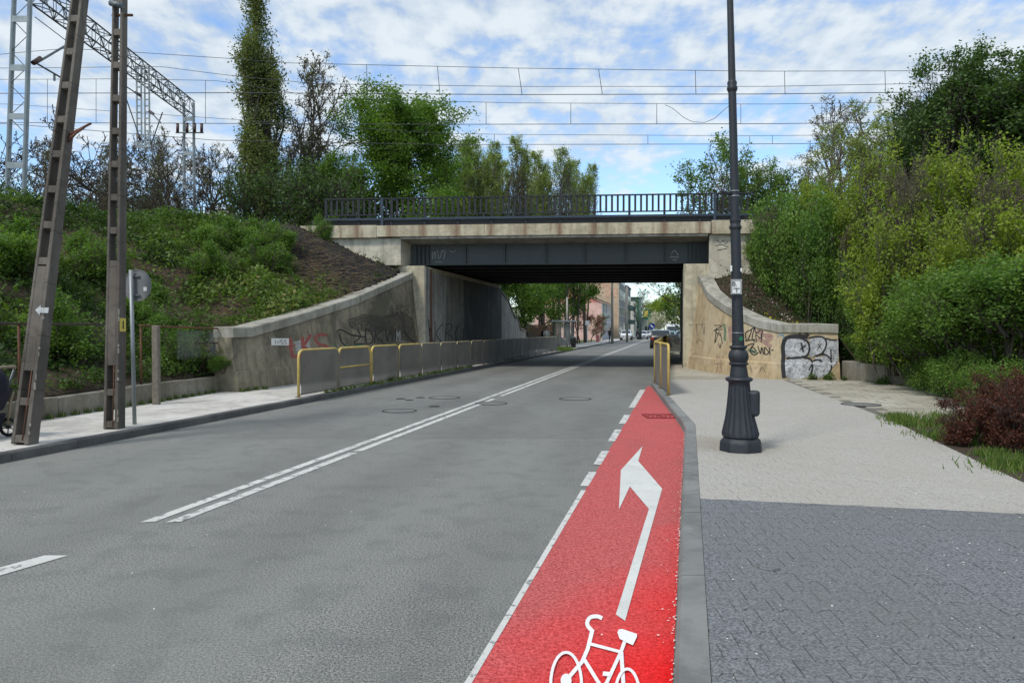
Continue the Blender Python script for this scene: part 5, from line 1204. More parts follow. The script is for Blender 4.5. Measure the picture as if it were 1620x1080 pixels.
# ================================================================== TREES AND SHRUBS
def grow(rg, spec, base_list):
    """returns segments and leaf points. spec levels: per level dict n (children), L ratio, ang, wob, trop"""
    segs = []; tips = []
    mx = len(spec['lv']) - 1; env = spec.get('env')
    def branch(p, d, L, r, lv, ph):
        q = spec['lv'][lv]; n = max(2, int(round(L / q['seg']))); st = L / n; cnt = q.get('n', 0); start = q.get('start', .25); k_ = 0; r0 = r
        for i in range(n):
            f = (i + 1) / n
            d = d + Vector((rg.normal(), rg.normal(), rg.normal())) * q['wob'] + Vector((0, 0, q['trop'])); d.normalize(); p1 = p + d * st
            r1 = max(spec.get('rmin', .004), r0 * (1 - f * q.get('tap', .8)))
            segs.append((p.x, p.y, p.z, p1.x, p1.y, p1.z, r, r1))
            if lv < mx and f > start:
                want = cnt * (f - start) / (1 - start)
                while k_ < want:
                    k_ += 1; ph += 2.4 + rg.normal() * .4; an = R(q['ang'] * rg.uniform(.75, 1.25)); ax = d.cross(Vector((0, 0, 1)) if abs(d.z) < .95 else Vector((1, 0, 0))).normalized()
                    side = (Matrix.Rotation(ph, 3, d) @ ax); nd = (d * math.cos(an) + side * math.sin(an)).normalized()
                    cl = q['ratio'] * rg.uniform(.65, 1.2) * L * (1 - q.get('fall', .5) * f)
                    if lv == 0 and env: cl = env(f) * rg.uniform(.75, 1.15)
                    if cl > q['seg'] * .25: branch(p1, nd, cl, max(spec.get('rmin', .004), min(r1 * .7, cl * .022 + .004)), lv + 1, ph)
            if lv >= mx - spec.get('leaflv', 1) + 0 and (lv == mx or f > .4): tips.append((p1.x, p1.y, p1.z))
            p = p1; r = r1
    for (bp, bd, L, r) in base_list: branch(Vector(bp), Vector(bd).normalized(), L, r, 0, rg.uniform(0, 6))
    return segs, np.array(tips)
def make_tree(name, seed, spec, bases, leafmat, nleaf, lsize, scatter, bark='bark', tintmode=None, sides=3, parts=('trunk', 'crown')):
    rg = np.random.default_rng(seed); segs, tips = grow(rg, spec, bases); t = empty(name)
    big = [s_ for s_ in segs if s_[6] > spec.get('split', .035)]; small = [s_ for s_ in segs if s_[6] <= spec.get('split', .035)]
    if big: v, f = seg_arrays(big, 6); numesh(parts[0], v, f, bark, t, smooth=True, **(dict(kind='stuff') if parts[0] == 'stems' else {}))
    if small: v, f = seg_arrays(small, 3); numesh('branches', v, f, bark, t, kind='stuff')
    if nleaf:
        wt = np.clip(vnoise(tips[:, 0] + tips[:, 2] * .8, tips[:, 1] + tips[:, 2] * .5, max(.35, tips[:, 2].max() * .09), seed + 3) - .30, .02, 1) ** spec.get('clump', 1.4); idx = rg.choice(len(tips), nleaf, p=wt / wt.sum()); clump = rg.uniform(0, 1, len(tips))
        pts = tips[idx] + rg.normal(size=(nleaf, 3)) * scatter
        # clumps of lighter young leaves and darker old ones (a property of the leaves)
        cc = vnoise(pts[:, 0] + pts[:, 2] * .7, pts[:, 1] + pts[:, 2] * .4, .8, seed); tint = .15 + .55 * cc + .35 * clump[idx] * rg.uniform(.3, 1, nleaf) + (rg.uniform(0, 1, nleaf) > .96) * .25
        v, f, tn = leaf_arrays(pts, lsize, rg, tint - .1); numesh(parts[1], v, f, leafmat, t, attr=tn, kind='stuff')
    return t
def place(t, loc, rz=0, sc=1.0, label=None, cat='tree', group=None, first=[set()]):
    o = t
    if t.name in first[0]: o = copy_tree(t)
    else: first[0].add(t.name)
    o.location = loc; o.rotation_euler = (0, 0, rz); o.scale = (sc, sc, sc) if not hasattr(sc, '__len__') else sc
    o['label'] = label; o['category'] = cat
    if group: o['group'] = group
    return o
UP = (0, 0, 1)
# poplar
H = 19.5
sp_pop = dict(lv=[dict(seg=.7, n=84, start=.05, ratio=.2, ang=33, wob=.02, trop=.02, tap=.93), dict(seg=.35, n=9, start=.15, ratio=.30, ang=38, wob=.10, trop=.24, tap=.8), dict(seg=.18, n=0, ratio=.3, ang=40, wob=.15, trop=.2, tap=.8)],
              env=lambda f: 7.4 * (min(1, f * 3.2 + .5)) * (1 - f) ** .8 + .6, rmin=.010, split=.045, clump=.7)
pop = make_tree('poplar_tree', 12, sp_pop, [((0, 0, 0), UP, H, .30)], 'leaf_poplar', 52000, .17, .24, 'bark_dark')
# ivy at its foot
b_ = P(406, 355, 52); place(pop, (b_[0], 52, 5.6), 0, 1.0, 'tall narrow poplar tree behind the left embankment')
def deciduous(name, seed, H, Wd, nleaf, lsize, mat, bark='bark', clump=1.4, w0=None, thick=.012, n0=16, start=.22, wob=.10, trop=.06, lv3=9, stems=1, scat=.2, rmin=.012, dens_=1.0, ang=55, envp=.7, lean=.22):
    spec = dict(lv=[dict(seg=H / 22, n=int(n0 * dens_), start=start, ratio=.5, ang=ang, wob=wob * .5 if w0 is None else w0, trop=.03, tap=.85), dict(seg=.45, n=7, start=.2, ratio=.42, ang=48, wob=wob, trop=trop, tap=.8),
                    dict(seg=.28, n=lv3, start=.1, ratio=.42, ang=45, wob=wob * 1.4, trop=trop, tap=.8), dict(seg=.16, n=0, ratio=.3, ang=40, wob=wob * 1.6, trop=trop, tap=.7)],
                env=lambda f: Wd * (math.sin(min(1, max(0, (f - start * .6) / (1 - start * .6))) * math.pi * .86 + .42) ** envp + .08), rmin=rmin, split=.04, leaflv=1, clump=clump)
    bs = []
    for i in range(stems):
        a = 2 * math.pi * i / max(1, stems) + seed; ln = lean if stems > 1 else .03
        bs.append(((math.cos(a) * .25 * (stems > 1), math.sin(a) * .25 * (stems > 1), 0), (math.cos(a) * ln, math.sin(a) * ln, 1), H * (1 if i == 0 else .85), H * thick + .03))
    return make_tree(name, seed, spec, bs, mat, nleaf, lsize, scat, bark)
GT = 'trees behind the railway bridge'
maple = deciduous('maple_tree', 23, 13.2, 6.9, 70000, .21, 'leaf_maple', 'bark_dark', clump=.5, n0=40, start=.08, scat=.34, lv3=10, envp=.8, ang=60)
b_ = P(618, 355, 57); place(maple, (b_[0], 57, 5.2), .4, (1.06, 1.06, .95), 'round crowned bright green maple behind the left end of the bridge')
b_ = P(520, 355, 53); place(maple, (b_[0], 55, 5.0), 2.4, (.62, .62, .62), 'lower dark green tree between the poplar and the maple', group=GT)
def gz(X, Y, side='L'): return float(hill([X], [Y], side)[0]) if inpoly(X, Y, polyL if side == 'L' else polyR) else 0.0
sp_ol = dict(lv=[dict(seg=.9, n=46, start=.40, ratio=.5, ang=36, wob=.012, trop=.02, tap=.85), dict(seg=.4, n=9, start=.12, ratio=.30, ang=28, wob=.07, trop=.20, tap=.8), dict(seg=.22, n=0, ratio=.3, ang=30, wob=.12, trop=.14, tap=.7)],
             env=lambda f: 1.0 + 5.4 * max(0., (1 - (f - .4) / .6)) ** .8, rmin=.014, split=.05, leaflv=1, clump=.9)
ol = make_tree('tall_willow', 35, sp_ol, [((0, 0, 0), (.01, 0, 1), 22.0, .17), ((.5, .3, 0), (.04, .02, 1), 19.5, .13), ((-.5, -.2, 0), (-.05, .02, 1), 20.5, .13)], 'leaf_olive', 15000, .17, .16, 'bark')
for i, (px, Y, top, lab, w_) in enumerate(((752, 70, 222, 'slender olive green tree just right of the maple', .85), (828, 74, 226, 'slender olive green tree above the middle of the railing, tallest of its row', .9), (886, 80, 246, 'olive green tree right of the middle of the bridge', .9), (926, 92, 268, 'rightmost and lowest olive green tree beside the gap of blue sky', .9), (790, 76, 258, 'short olive green tree in the dip between two taller ones', .9), (708, 68, 250, 'olive green tree partly behind the maple crown', .9), (858, 84, 250, 'olive green tree behind the tallest one of the row', 1.0), (730, 78, 236, 'olive green tree nearest the maple crown', .9), (770, 82, 232, 'olive green tree behind the slender one right of the maple', .95), (906, 86, 258, 'olive green tree next to the lowest one of the row', .9))):
    X_ = P(px, 330, Y)[0]; z0 = gz(X_, Y); z = P(px, top, Y)[2]; place(ol, (X_, Y, z0), i * 1.3, (w_ * 1.05, w_ * 1.05, (z - z0) / 22.4), lab, group=GT)
bare1 = deciduous('bare_tree', 41, 11.5, 5.4, 1500, .11, 'leaf_bud', 'bark_dark', n0=22, start=.1, wob=.26, trop=.05, lv3=9, rmin=.024, scat=.12, ang=58)
bare2 = deciduous('bare_tree', 47, 12.0, 4.2, 3600, .12, 'leaf_bud', 'bark', n0=26, start=.12, wob=.17, trop=.12, lv3=9, rmin=.019, scat=.12, ang=44)
GB = 'bare trees behind the left embankment'
for i, (px, Y, top, src, lab) in enumerate(((478, 60, 112, bare2, 'thin tree with fresh buds right against the poplar'), (22, 60, 172, bare1, 'bare crooked tree at the left edge of the photo'), (92, 56, 188, bare1, 'bare crooked tree between the steel mast and the leaning pole'),
        (150, 64, 170, bare1, 'bare crooked tree between the two concrete poles'), (212, 60, 178, bare1, 'bare crooked tree just right of the upright concrete pole'), (262, 66, 205, bare2, 'bare bushy tree below the hanging steel column'), (335, 58, 158, bare1, 'bare crooked tree between the portal mast and the poplar'), (372, 66, 190, bare2, 'bare budding tree close behind the poplar'))):
    b_ = P(px, 330, Y); z = P(px, top, Y)[2]; h0 = gz(b_[0], Y) - .2; sc = (z - h0) / 12.3; place(src, (b_[0], Y, h0), i * 1.9 + .3, (sc * .95, sc * .95, sc), lab, group=GB)
for i, (px, Y, top, src, lab) in enumerate(((50, 50, 235, bare2, 'low bare thicket tree right of the steel mast'), (118, 48, 245, bare1, 'low bare thicket tree behind the leaning pole'), (175, 50, 240, bare2, 'low bare thicket tree behind the upright pole'), (240, 49, 250, bare1, 'low bare thicket tree under the hanging column'), (285, 54, 240, bare2, 'low bare thicket tree just left of the portal mast'), (315, 52, 255, bare1, 'low bare thicket tree just right of the portal mast'), (360, 55, 235, bare2, 'low bare thicket tree left of the poplar trunk'), (450, 56, 200, bare2, 'low bare thicket tree right of the poplar trunk'), (505, 54, 215, bare2, 'budding tree in front of the low green tree'))):
    X_ = P(px, 330, Y)[0]; z0 = gz(X_, Y) - .2; z = P(px, top, Y)[2]; sc = (z - z0) / 12.3; place(src, (X_, Y, z0), i * 2.7 + 1, (max(.6, sc), max(.6, sc), sc), lab, group='low bare thicket behind the railway')
# dense low scrub behind the railway
scr = deciduous('scrub_bush', 55, 4.6, 2.2, 7000, .14, 'leaf_dark', 'bark_dark', n0=12, start=.05, stems=5, wob=.16, lv3=5, scat=.2, rmin=.012)
for i, (px, Y, top, lab) in enumerate(((235, 56, 290, 'dark scrub bush below the hanging steel column'), (440, 50, 262, 'dark scrub bush right of the poplar trunk'), (478, 52, 268, 'dark scrub bush under the budding tree'), (540, 50, 262, 'dark scrub bush behind the left end of the railing'),
        (5, 58, 282, 'dark scrub bush at the left edge behind the steel mast'), (1195, 48, 262, 'dark scrub bush behind the lamp post'))):
    b_ = P(px, 330, Y); z = P(px, top, Y)[2]; h0 = 5.2; sc = (z - h0) / 4.6; place(scr, (b_[0], Y, h0), i * 2.1, (1.25, 1.25, max(.4, sc)), lab, 'bush', 'scrub behind the railway')
# right side
light_t = deciduous('light_tree', 61, 8.2, 3.3, 9000, .15, 'leaf_green', 'bark', n0=16, start=.08, stems=2, trop=.12, scat=.16, lv3=7)
b_ = P(1128, 330, 47); place(light_t, (b_[0], 47, 4.0), 0, (1.0, 1.0, 1.08), 'airy light green tree behind the railing left of the lamp post')
b_ = P(1200, 330, 47); place(light_t, (b_[0], 47, 5.3), 2, (.8, .8, .82), 'airy light green tree behind the lamp post, lower one')
b_ = P(1275, 330, 44); z = P(1290, 162, 44)[2]; place(bare2, (b_[0] + .3, 44, 5.4), 1.0, (.8, .8, (z - 5.4) / 12.4), 'bare twiggy tree right of the lamp post')
bir = deciduous('birch_tree', 67, 9.0, 2.6, 9000, .13, 'leaf_olive', 'bark_pale', n0=20, start=.15, trop=.14, stems=2, scat=.14, ang=42)
for px, Y, top, lab in ((1365, 36, 160, 'thin birch with small new leaves right of the bare tree'), (1420, 34, 175, 'thin birch with small new leaves in front of the dark trees')):
    b_ = P(px, 330, Y); z = P(px, top, Y)[2]; place(bir, (b_[0], Y, 5.4), px, (.95, .95, (z - 5.4) / 9.3), lab, group='birches on the right embankment')
dk = deciduous('dark_tree', 71, 8.0, 3.2, 30000, .16, 'leaf_dark', 'bark_dark', n0=22, start=.06, trop=.16, stems=3, scat=.22, ang=46)
for px, Y, top, sx_, lab in ((1510, 29, 112, .62, 'dark green pointed tree above the yellow green shrubs'), (1595, 28, 98, .8, 'dark green tree at the top right corner, the tallest'), (1450, 32, 182, .55, 'dark green tree left of the pointed one'), (1555, 33, 160, .8, 'dark green tree filling the gap between the two tall ones'), (1680, 27, 110, .9, 'dark green tree just past the right edge')):
    b_ = P(px, 330, Y); z = P(px, top, Y)[2]; place(dk, (b_[0], Y, 5.4), px, (sx_ * 1.15, sx_ * 1.15, (z - 5.4) / 8.3), lab, group='dark trees on the right embankment')
# shrubs on the right embankment
def shrub(name, seed, H, Wd, nleaf, lsize, mat, bark='bark', stems=8, trop=.12, scat=.09, ang=38, lean=.38, n1=10, n2=7, rmin=.006):
    rg = np.random.default_rng(seed); spec = dict(lv=[dict(seg=.35, n=n1, start=.12, ratio=.42, ang=ang, wob=.07, trop=.05, tap=.8), dict(seg=.2, n=n2, start=.1, ratio=.4, ang=ang, wob=.12, trop=trop, tap=.7), dict(seg=.12, n=0, ratio=.3, ang=40, wob=.16, trop=trop, tap=.7)], rmin=rmin, split=.02, leaflv=1)
    bs = []
    for i in range(stems):
        a = rg.uniform(0, 6.28); q = rg.uniform(.0, 1); ln = lean * (.3 + .7 * q); bs.append(((math.cos(a) * Wd * .33 * q, math.sin(a) * Wd * .33 * q, -.25), (math.cos(a) * ln, math.sin(a) * ln, 1), H * rg.uniform(.72, 1.05) * (1 - .2 * q), .012 + H * .006))
    return make_tree(name, seed, spec, bs, mat, nleaf, lsize, scat, bark, parts=('stems', 'foliage'))
def put(src, px, Y, ptop, side, label, cat='shrub', group=None, rz=0, wide=1.0, H0=1.0, sink=.1):
    b_ = P(px, 500, Y); g_ = float(hill([b_[0]], [Y], side)[0]) - sink; z = P(px, ptop, Y)[2]; s_ = max((z - g_) / H0, .72 * wide); return place(src, (b_[0], Y, g_), rz, (wide, wide, s_), label, cat, group)
GS = 'yellow green shrubs on the right embankment'
ye = shrub('yellow_green_shrub', 81, 4.2, 3.0, 21000, .092, 'leaf_yellow', 'bark', 16, .16, .11)
gr_ = shrub('green_shrub', 83, 3.0, 2.6, 17000, .105, 'leaf_green', 'bark', 16, .20, .16, 40, .42)
dg_ = shrub('dark_green_shrub', 85, 2.2, 2.4, 16000, .10, 'leaf_green', 'bark_dark', 20, .16, .17, 44, .6, 12, 7)
Y_ = [(1335, 26.5, 285, 'leftmost tall yellow green shrub, above the wing wall coping', .95), (1385, 24.5, 250, 'tall yellow green shrub second from the left', .95), (1440, 23, 232, 'tall yellow green shrub in the middle of the thicket', 1.0), (1500, 22, 228, 'tall yellow green shrub below the pointed dark tree', 1.0), (1555, 21, 240, 'tall yellow green shrub towards the right edge', 1.0), (1610, 20, 235, 'tall yellow green shrub at the right edge of the photo', 1.0), (1680, 19.5, 230, 'tall yellow green shrub just outside the right edge', 1.0),
      (1300, 29, 270, 'yellow green shrub at the top of the slope behind the leafy green bush', .8), (1420, 19.8, 330, 'lower yellow green shrub in front of the thicket', .8), (1580, 17.5, 330, 'lower yellow green shrub right of the front of the thicket', .85), (1505, 18.7, 345, 'lower yellow green shrub in the centre front of the thicket', .8), (1640, 16.5, 300, 'lower yellow green shrub at the right edge', .9)]
for i, (px, Y, tp, lab, w_) in enumerate(Y_): put(ye, px, Y, tp, 'R', lab, group=GS, rz=i * 1.7, wide=w_, H0=4.3)
Gs = [(1305, 25.2, 330, 'bright green leafy bush leaning over the end of the graffiti wall', .75), (1255, 26.8, 300, 'bright green leafy bush on the bare soil slope', .85), (1210, 28.4, 335, 'green bush beside the right end of the bridge', .6), (1345, 24.2, 400, 'green bush just above the end of the flat graffiti wall', .5), (1240, 29.5, 290, 'green bush behind the lamp post at the top of the slope', .8), (1280, 25.6, 380, 'low bright green bush hanging over the slope', .6),
      (1470, 19, 430, 'green bush low in the thicket left of centre', .85), (1530, 17.2, 420, 'green bush low in the thicket above the red barberry', .85), (1600, 15.6, 420, 'green bush low in the thicket behind the red barberry', .9), (1405, 22.0, 430, 'green bush low in the thicket behind the crumbling wall', .6)]
for i, (px, Y, tp, lab, w_) in enumerate(Gs): put(gr_, px, Y, tp, 'R', lab, group='green bushes on the right embankment', rz=i * 2.3, wide=w_, H0=3.0)
Ds = [(1385, 21.4, 520, 'dark ground level bush above the crumbling wall, left one', .35), (1430, 20.2, 512, 'dark ground level bush above the crumbling wall, right one', .42), (1475, 17.3, 505, 'dark ground level bush where the wall ends', .7), (1520, 15.9, 510, 'dark ground level bush behind the old slabs', .75), (1585, 14.6, 500, 'dark ground level bush behind the barberry', .8), (1650, 13.8, 490, 'dark ground level bush at the right edge', .8), (1500, 17.0, 545, 'small dark bush spilling onto the old slabs', .4), (1350, 22.8, 530, 'small dark bush by the end of the graffiti wall', .25)]
for i, (px, Y, tp, lab, w_) in enumerate(Ds): put(dg_, px, Y, tp, 'R', lab, group='dark low bushes of the thicket', rz=i * 1.1, wide=w_, H0=2.2)
for i, (px, Y, tp, lab) in enumerate(((1350, 24, 262, 'thin bare sapling rising from the left of the thicket'), (1425, 21.5, 300, 'thin bare sapling in the middle of the thicket'), (1475, 20, 260, 'thin bare sapling under the pointed dark tree'), (1545, 18.5, 290, 'thin bare sapling right of centre in the thicket'), (1600, 17.5, 265, 'thin bare sapling near the right edge of the thicket'), (1235, 27.5, 345, 'thin bare sapling on the bare soil slope'))):
    put(bare2, px, Y, tp, 'R', lab, 'sapling', 'bare saplings in the thicket', i * 1.9, .34, 12.3)
for i, (px, Y, lab) in enumerate(((1478, 18.2, 'low leafy plant at the end of the crumbling wall'), (1500, 16.6, 'low leafy plant at the edge of the old slabs, left one'), (1522, 15.3, 'low leafy plant at the edge of the old slabs, right one'), (1560, 14.3, 'low leafy plant behind the barberry, left one'), (1595, 13.6, 'low leafy plant behind the barberry, right one'), (1445, 19.9, 'low leafy plant hanging over the crumbling wall'))):
    b_ = P(px, 560, Y); place(dg_, (b_[0], Y, float(hill([b_[0]], [Y], 'R')[0]) - .1 if inpoly(b_[0], Y, polyR) else ZP), i * 2.2, (.42, .42, .34 + .05 * (i % 3)), lab, 'shrub', 'low plants at the foot of the thicket')
# barberry
bb_ = shrub('barberry_bush', 91, 1.08, 1.05, 15000, .034, 'leaf_barberry', 'bark_dark', 22, .02, .035, 40, .75, 12, 9, .003)
for px, Y, w_, hh, lab in ((1560, 9.6, .80, .82, 'purple brown barberry bush on the verge, the left one'), (1625, 9.1, .80, .95, 'purple brown barberry bush cut by the right edge'), (1605, 10.8, .85, 1.0, 'purple brown barberry bush behind the other two'), (1700, 9.6, 1.0, 1.0, 'purple brown barberry bush outside the right edge')):
    b_ = P(px, 700, Y); place(bb_, (b_[0], Y, ZP), px, (w_, w_, hh), lab, 'bush', 'barberry bushes')
# shrubs on the left embankment
GL = 'bushes on the left embankment'
lf = shrub('green_bush', 95, 1.9, 1.7, 11000, .085, 'leaf_green', 'bark', 14, .20, .12, 40, .45)
for i, (px, Y, tp, w_, lab) in enumerate(((352, 25.0, 372, .8, 'bright green bush high on the left slope'), (392, 25.6, 385, .8, 'bright green bush right of the highest one on the left slope'), (435, 26.4, 362, .72, 'bright green bush nearest the black soil'), (415, 24.2, 410, .8, 'lower bright green bush in the middle of the left slope'), (335, 22.6, 425, .7, 'green bush below the highest one on the left slope'),
        (448, 25.0, 415, .5, 'small green bush at the edge of the brown dry stems'), (344, 17.7, 558, .34, 'small leafy bush at the foot of the leaning fence post'), (508, 29.9, 343, .45, 'leafy bush at the left end of the bridge railing'), (535, 30.6, 345, .4, 'leafy sprig against the end of the railing'), (90, 14.6, 470, .8, 'bush on the slope behind the leaning pole'), (230, 18.5, 455, .8, 'bush on the slope behind the round sign'), (20, 17, 420, .9, 'bush on the slope at the left edge'), (140, 20, 400, .9, 'bush on the slope between the concrete poles'), (265, 17.0, 505, .6, 'bush behind the old concrete fence post'))):
    put(lf, px, Y, tp, 'L', lab, 'bush', GL, i * 1.3, w_, 1.95, .05)
# ---- ground cover
def cover(name, side, X0_, X1_, Y0_, Y1_, n, lsize, hmax, mat, seed, label=None, maskf=None):
    rg = np.random.default_rng(seed); x = rg.uniform(X0_, X1_, n); y = rg.uniform(Y0_, Y1_, n); keep = inpoly_np(x, y, polyL if side == 'L' else polyR)
    # keep to what lies before the crest
    keep &= rg.uniform(0, 1, n) < np.clip((vnoise(x, y, .55, seed + 7) - .22) * 2.6, .12, 1)
    keep &= y < 30.9 - .085 * (x + 4) + 1.0
    ax = x / np.maximum(y, .1); keep &= np.abs(ax) < 1.05
    x, y = x[keep], y[keep]
    hh = vnoise(x, y, 1.1, seed) * vnoise(x, y, .35, seed + 1) * 1.6; 
    if maskf is not None: k2 = rg.uniform(0, 1, len(x)) < maskf(x, y); x, y, hh = x[k2], y[k2], hh[k2]
    z = hill(x, y, side) + rg.uniform(0, 1, len(x)) * hmax * (.25 + hh)
    pts = np.stack([x, y, z], 1); tint = vnoise(x, y, 2.1, seed + 2) * .75 + vnoise(x, y, .45, seed + 4) * .5 + rg.uniform(0, .35, len(x)) - .38
    v, f, tn = leaf_arrays(pts, lsize, rg, tint, .55, .25); return numesh(name, v, f, mat, attr=tn, kind='stuff')
def soilmask(x, y):                            # 1 = green, low where the slope is bare near the bridge
    d = np.hypot(x - (-7.3), (y - 28.5) * .75); m_ = np.clip((d - 1.6) / 2.2, .03, 1); d2 = np.hypot((x + 6.4), (y - 26.2) * .8); return np.minimum(m_, np.clip((d2 - .9) / 1.4, .10, 1))
cover('ground_cover', 'L', -26, 1, 6, 32, 760000, .085, .42, 'leaf_cover', 101, maskf=soilmask)
cover('grass', 'L', -26, 1, 6, 32, 260000, .15, .45, 'leaf_grass', 105, maskf=lambda x, y: soilmask(x, y) * np.clip((vnoise(x, y, 2.2, 9) - .42) * 4, .05, 1))
def soilR(x, y): return np.clip((x - 9.2 - (y - 23) * .25) / 1.5, .12, 1)
cover('ground_cover', 'R', 7.5, 22, 8, 32, 420000, .085, .75, 'leaf_cover', 111, maskf=soilR)
# dry stems and black clods on the bare slope
rg = np.random.default_rng(5); segs = []
for i in range(4200):
    x = rg.normal(-7.3, 1.2); y = rg.normal(26.4, 1.7)
    if not inpoly_np(np.array([x]), np.array([y]), polyL)[0] or y > 30: continue
    z = float(hill([x], [y], 'L')[0]); a = rg.uniform(0, 6.28); L = rg.uniform(.15, .7); segs.append((x, y, z + .02, x + math.cos(a) * L, y + math.sin(a) * L * .6 - .1, z + rg.uniform(-.1, .2), .011, .006))
v, f = seg_arrays(segs, 3); numesh('dry_stems', v, f, 'dry_stem', kind='stuff')
def clods(name, n, cx, cy, sx, sy, side, smin, smax, mat, seed):
    rg = np.random.default_rng(seed); x = rg.normal(cx, sx, n); y = rg.normal(cy, sy, n); k_ = inpoly_np(x, y, polyL if side == 'L' else polyR) & (y < 30.4); x, y = x[k_], y[k_]; z = hill(x, y, side); vs = []; 
    s_ = rg.uniform(smin, smax, len(x)) ; base = np.array([(1, 0, 0), (0, 1, 0), (-1, 0, 0), (0, -1, 0), (0, 0, 1), (0, 0, -1)], float); V = np.stack([x, y, z], 1)[:, None] + base[None] * s_[:, None, None] * rg.uniform(.5, 1.3, (len(x), 6, 1))
    F_ = np.array([(0, 1, 4), (1, 2, 4), (2, 3, 4), (3, 0, 4), (1, 0, 5), (2, 1, 5), (3, 2, 5), (0, 3, 5)])[None] + (np.arange(len(x)) * 6)[:, None, None]; return numesh(name, V.reshape(-1, 3), F_.reshape(-1, 3), mat, kind='stuff')
clods('soil_clods', 16000, -6.9, 28.6, 1.0, 1.3, 'L', .04, .19, 'soil_black', 3); clods('soil_clods', 2500, 8.8, 26, .8, 2.0, 'R', .02, .07, 'soil', 4); clods('small_stones', 260, 9.2, 25.2, .8, 1.6, 'R', .02, .05, 'concrete_coping', 6)
clods('dead_leaves', 2500, -6.6, 25.8, .8, 1.6, 'L', .015, .04, 'dead_leaf', 8)
# patches of grass on the right verge, by the walls and along the kerb
def blades(name, pts, n, spread, h, mat, seed, z=ZP):
    rg = np.random.default_rng(seed); c = np.array(pts); i = rg.integers(0, len(c), n); p = c[i, :2] + rg.normal(size=(n, 2)) * (c[i, 2:3] if c.shape[1] > 2 else spread); a = rg.uniform(0, 6.28, n); hh = h * rg.uniform(.4, 1.2, n); w_ = .006 + hh * .03
    l_ = rg.normal(size=(n, 2)) * .35 * hh[:, None]; b0 = np.stack([p[:, 0] - np.cos(a) * w_, p[:, 1] - np.sin(a) * w_, np.full(n, z - .01)], 1); b1 = np.stack([p[:, 0] + np.cos(a) * w_, p[:, 1] + np.sin(a) * w_, np.full(n, z - .01)], 1); t_ = np.stack([p[:, 0] + l_[:, 0], p[:, 1] + l_[:, 1], z + hh], 1)
    return numesh(name, np.stack([b0, b1, t_], 1).reshape(-1, 3), np.arange(n * 3).reshape(n, 3), mat, attr=np.repeat(rg.uniform(0, .95, n), 3), kind='stuff')
vp = []
for px, py, s_ in ((1425, 665, .18), (1450, 672, .25), (1480, 665, .35), (1505, 660, .4), (1500, 690, .28), (1520, 694, .25), (1530, 675, .3), (1615, 742, .28), (1640, 730, .3), (1590, 735, .12), (1570, 720, .12), (1545, 700, .15), (1420, 660, .12)): g_ = G(px, py, ZP); vp.append((g_[0], g_[1], s_ * .8))
blades('grass', vp, 5200, .2, .10, 'leaf_grass', 13)
blades('grass', [(13, 8, 1.2), (12.5, 10.5, .8), (11, 9, 1.5), (8.8, 6, .8)], 7000, .2, .10, 'leaf_cover', 15)
kp = []
for y in np.arange(17.5, 30, .35): kp.append((XL(y) - .16, y, .05 if random.random() < .7 else .11))
blades('grass', kp, 2600, .06, .09, 'leaf_grass', 17)
wp = [(x, 22.28, .07) for x in np.arange(8.6, 9.9, .12)] + [(lw_x(y) + .03, y, .04) for y in np.arange(9, 18.4, .3)] + [(10.45, 19.8, .1), (10.2, 21, .1), (-6.35 + .22 * (18.5 - 17.7), 18.5, .05)]
blades('grass', wp, 2200, .06, .11, 'leaf_grass', 19)
wd = shrub('weed_plant', 97, .5, .5, 420, .06, 'leaf_cover', 'bark', 7, .05, .05, 44, .6, 5, 4, .002)
for i, (x, y, s_, lab) in enumerate(((8.95, 22.1, .85, 'weed at the foot of the silver graffiti, left one'), (9.4, 22.1, .95, 'weed at the foot of the silver graffiti, right one'), (10.15, 20.2, 1.1, 'flowering weed in front of the crumbling wall'), (XL(21.4) - .16, 21.4, .75, 'dandelion weed at the foot of the third left barrier'), (XL(18.3) - .2, 18.3, .4, 'weed at the joint of the first two barriers'), (XL(20.3) - .2, 20.3, .5, 'weed at the post of the second barrier'), (9.85, 21.9, .5, 'weed at the right corner of the silver graffiti'))):
    place(wd, (x, y, ZP), i, s_, lab, 'weed', 'weeds at the foot of walls and barriers')
fl_ = []
for i in range(90):
    x, y = rg.uniform(8.2, 9.6), rg.uniform(23, 24.6); fl_.append((x, y, float(hill([x], [y], 'R')[0]) + rg.uniform(.1, .35)))
for i in range(60):
    x, y = rg.uniform(9.0, 10.5), rg.uniform(22.8, 24); fl_.append((x, y, float(hill([x], [y], 'R')[0]) + rg.uniform(.2, .4)))
v, f, tn = leaf_arrays(np.array(fl_), .05, rg, None, 1.0); numesh('wild_flowers', v, f, 'flower_yellow', attr=tn, kind='stuff')
# fallen white petals on the lane edge and the paving
pts = []
for i in range(330): y = rg.uniform(2.5, 11.5); pts.append((XR(y) - .010 - abs(rg.normal(0, .010 if rg.random() < .8 else .05)), y, .010))
for i in range(190): y = 2.7 + rg.random() ** 1.3 * 6; x = XR(y) + .2 + rg.random() * (RX(y) - XR(y) - .2); pts.append((x, y, ZP + .004))
for i in range(70): y = 2.7 + rg.random() * 7; x = XL(y) + rg.random() * (XR(y) - XL(y)); pts.append((x, y, .013))
pts = np.array(pts); n = len(pts); a = rg.uniform(0, 6.28, n); s_ = rg.uniform(.003, .0075, n); V = np.stack([pts + np.stack([np.cos(a + k_) * s_, np.sin(a + k_) * s_, rg.uniform(0, .004, n)], 1) for k_ in (0, 1.7, 3.1, 4.6)], 1)
numesh('fallen_petals', V.reshape(-1, 3), np.arange(n * 4).reshape(n, 4), 'petal', kind='stuff')
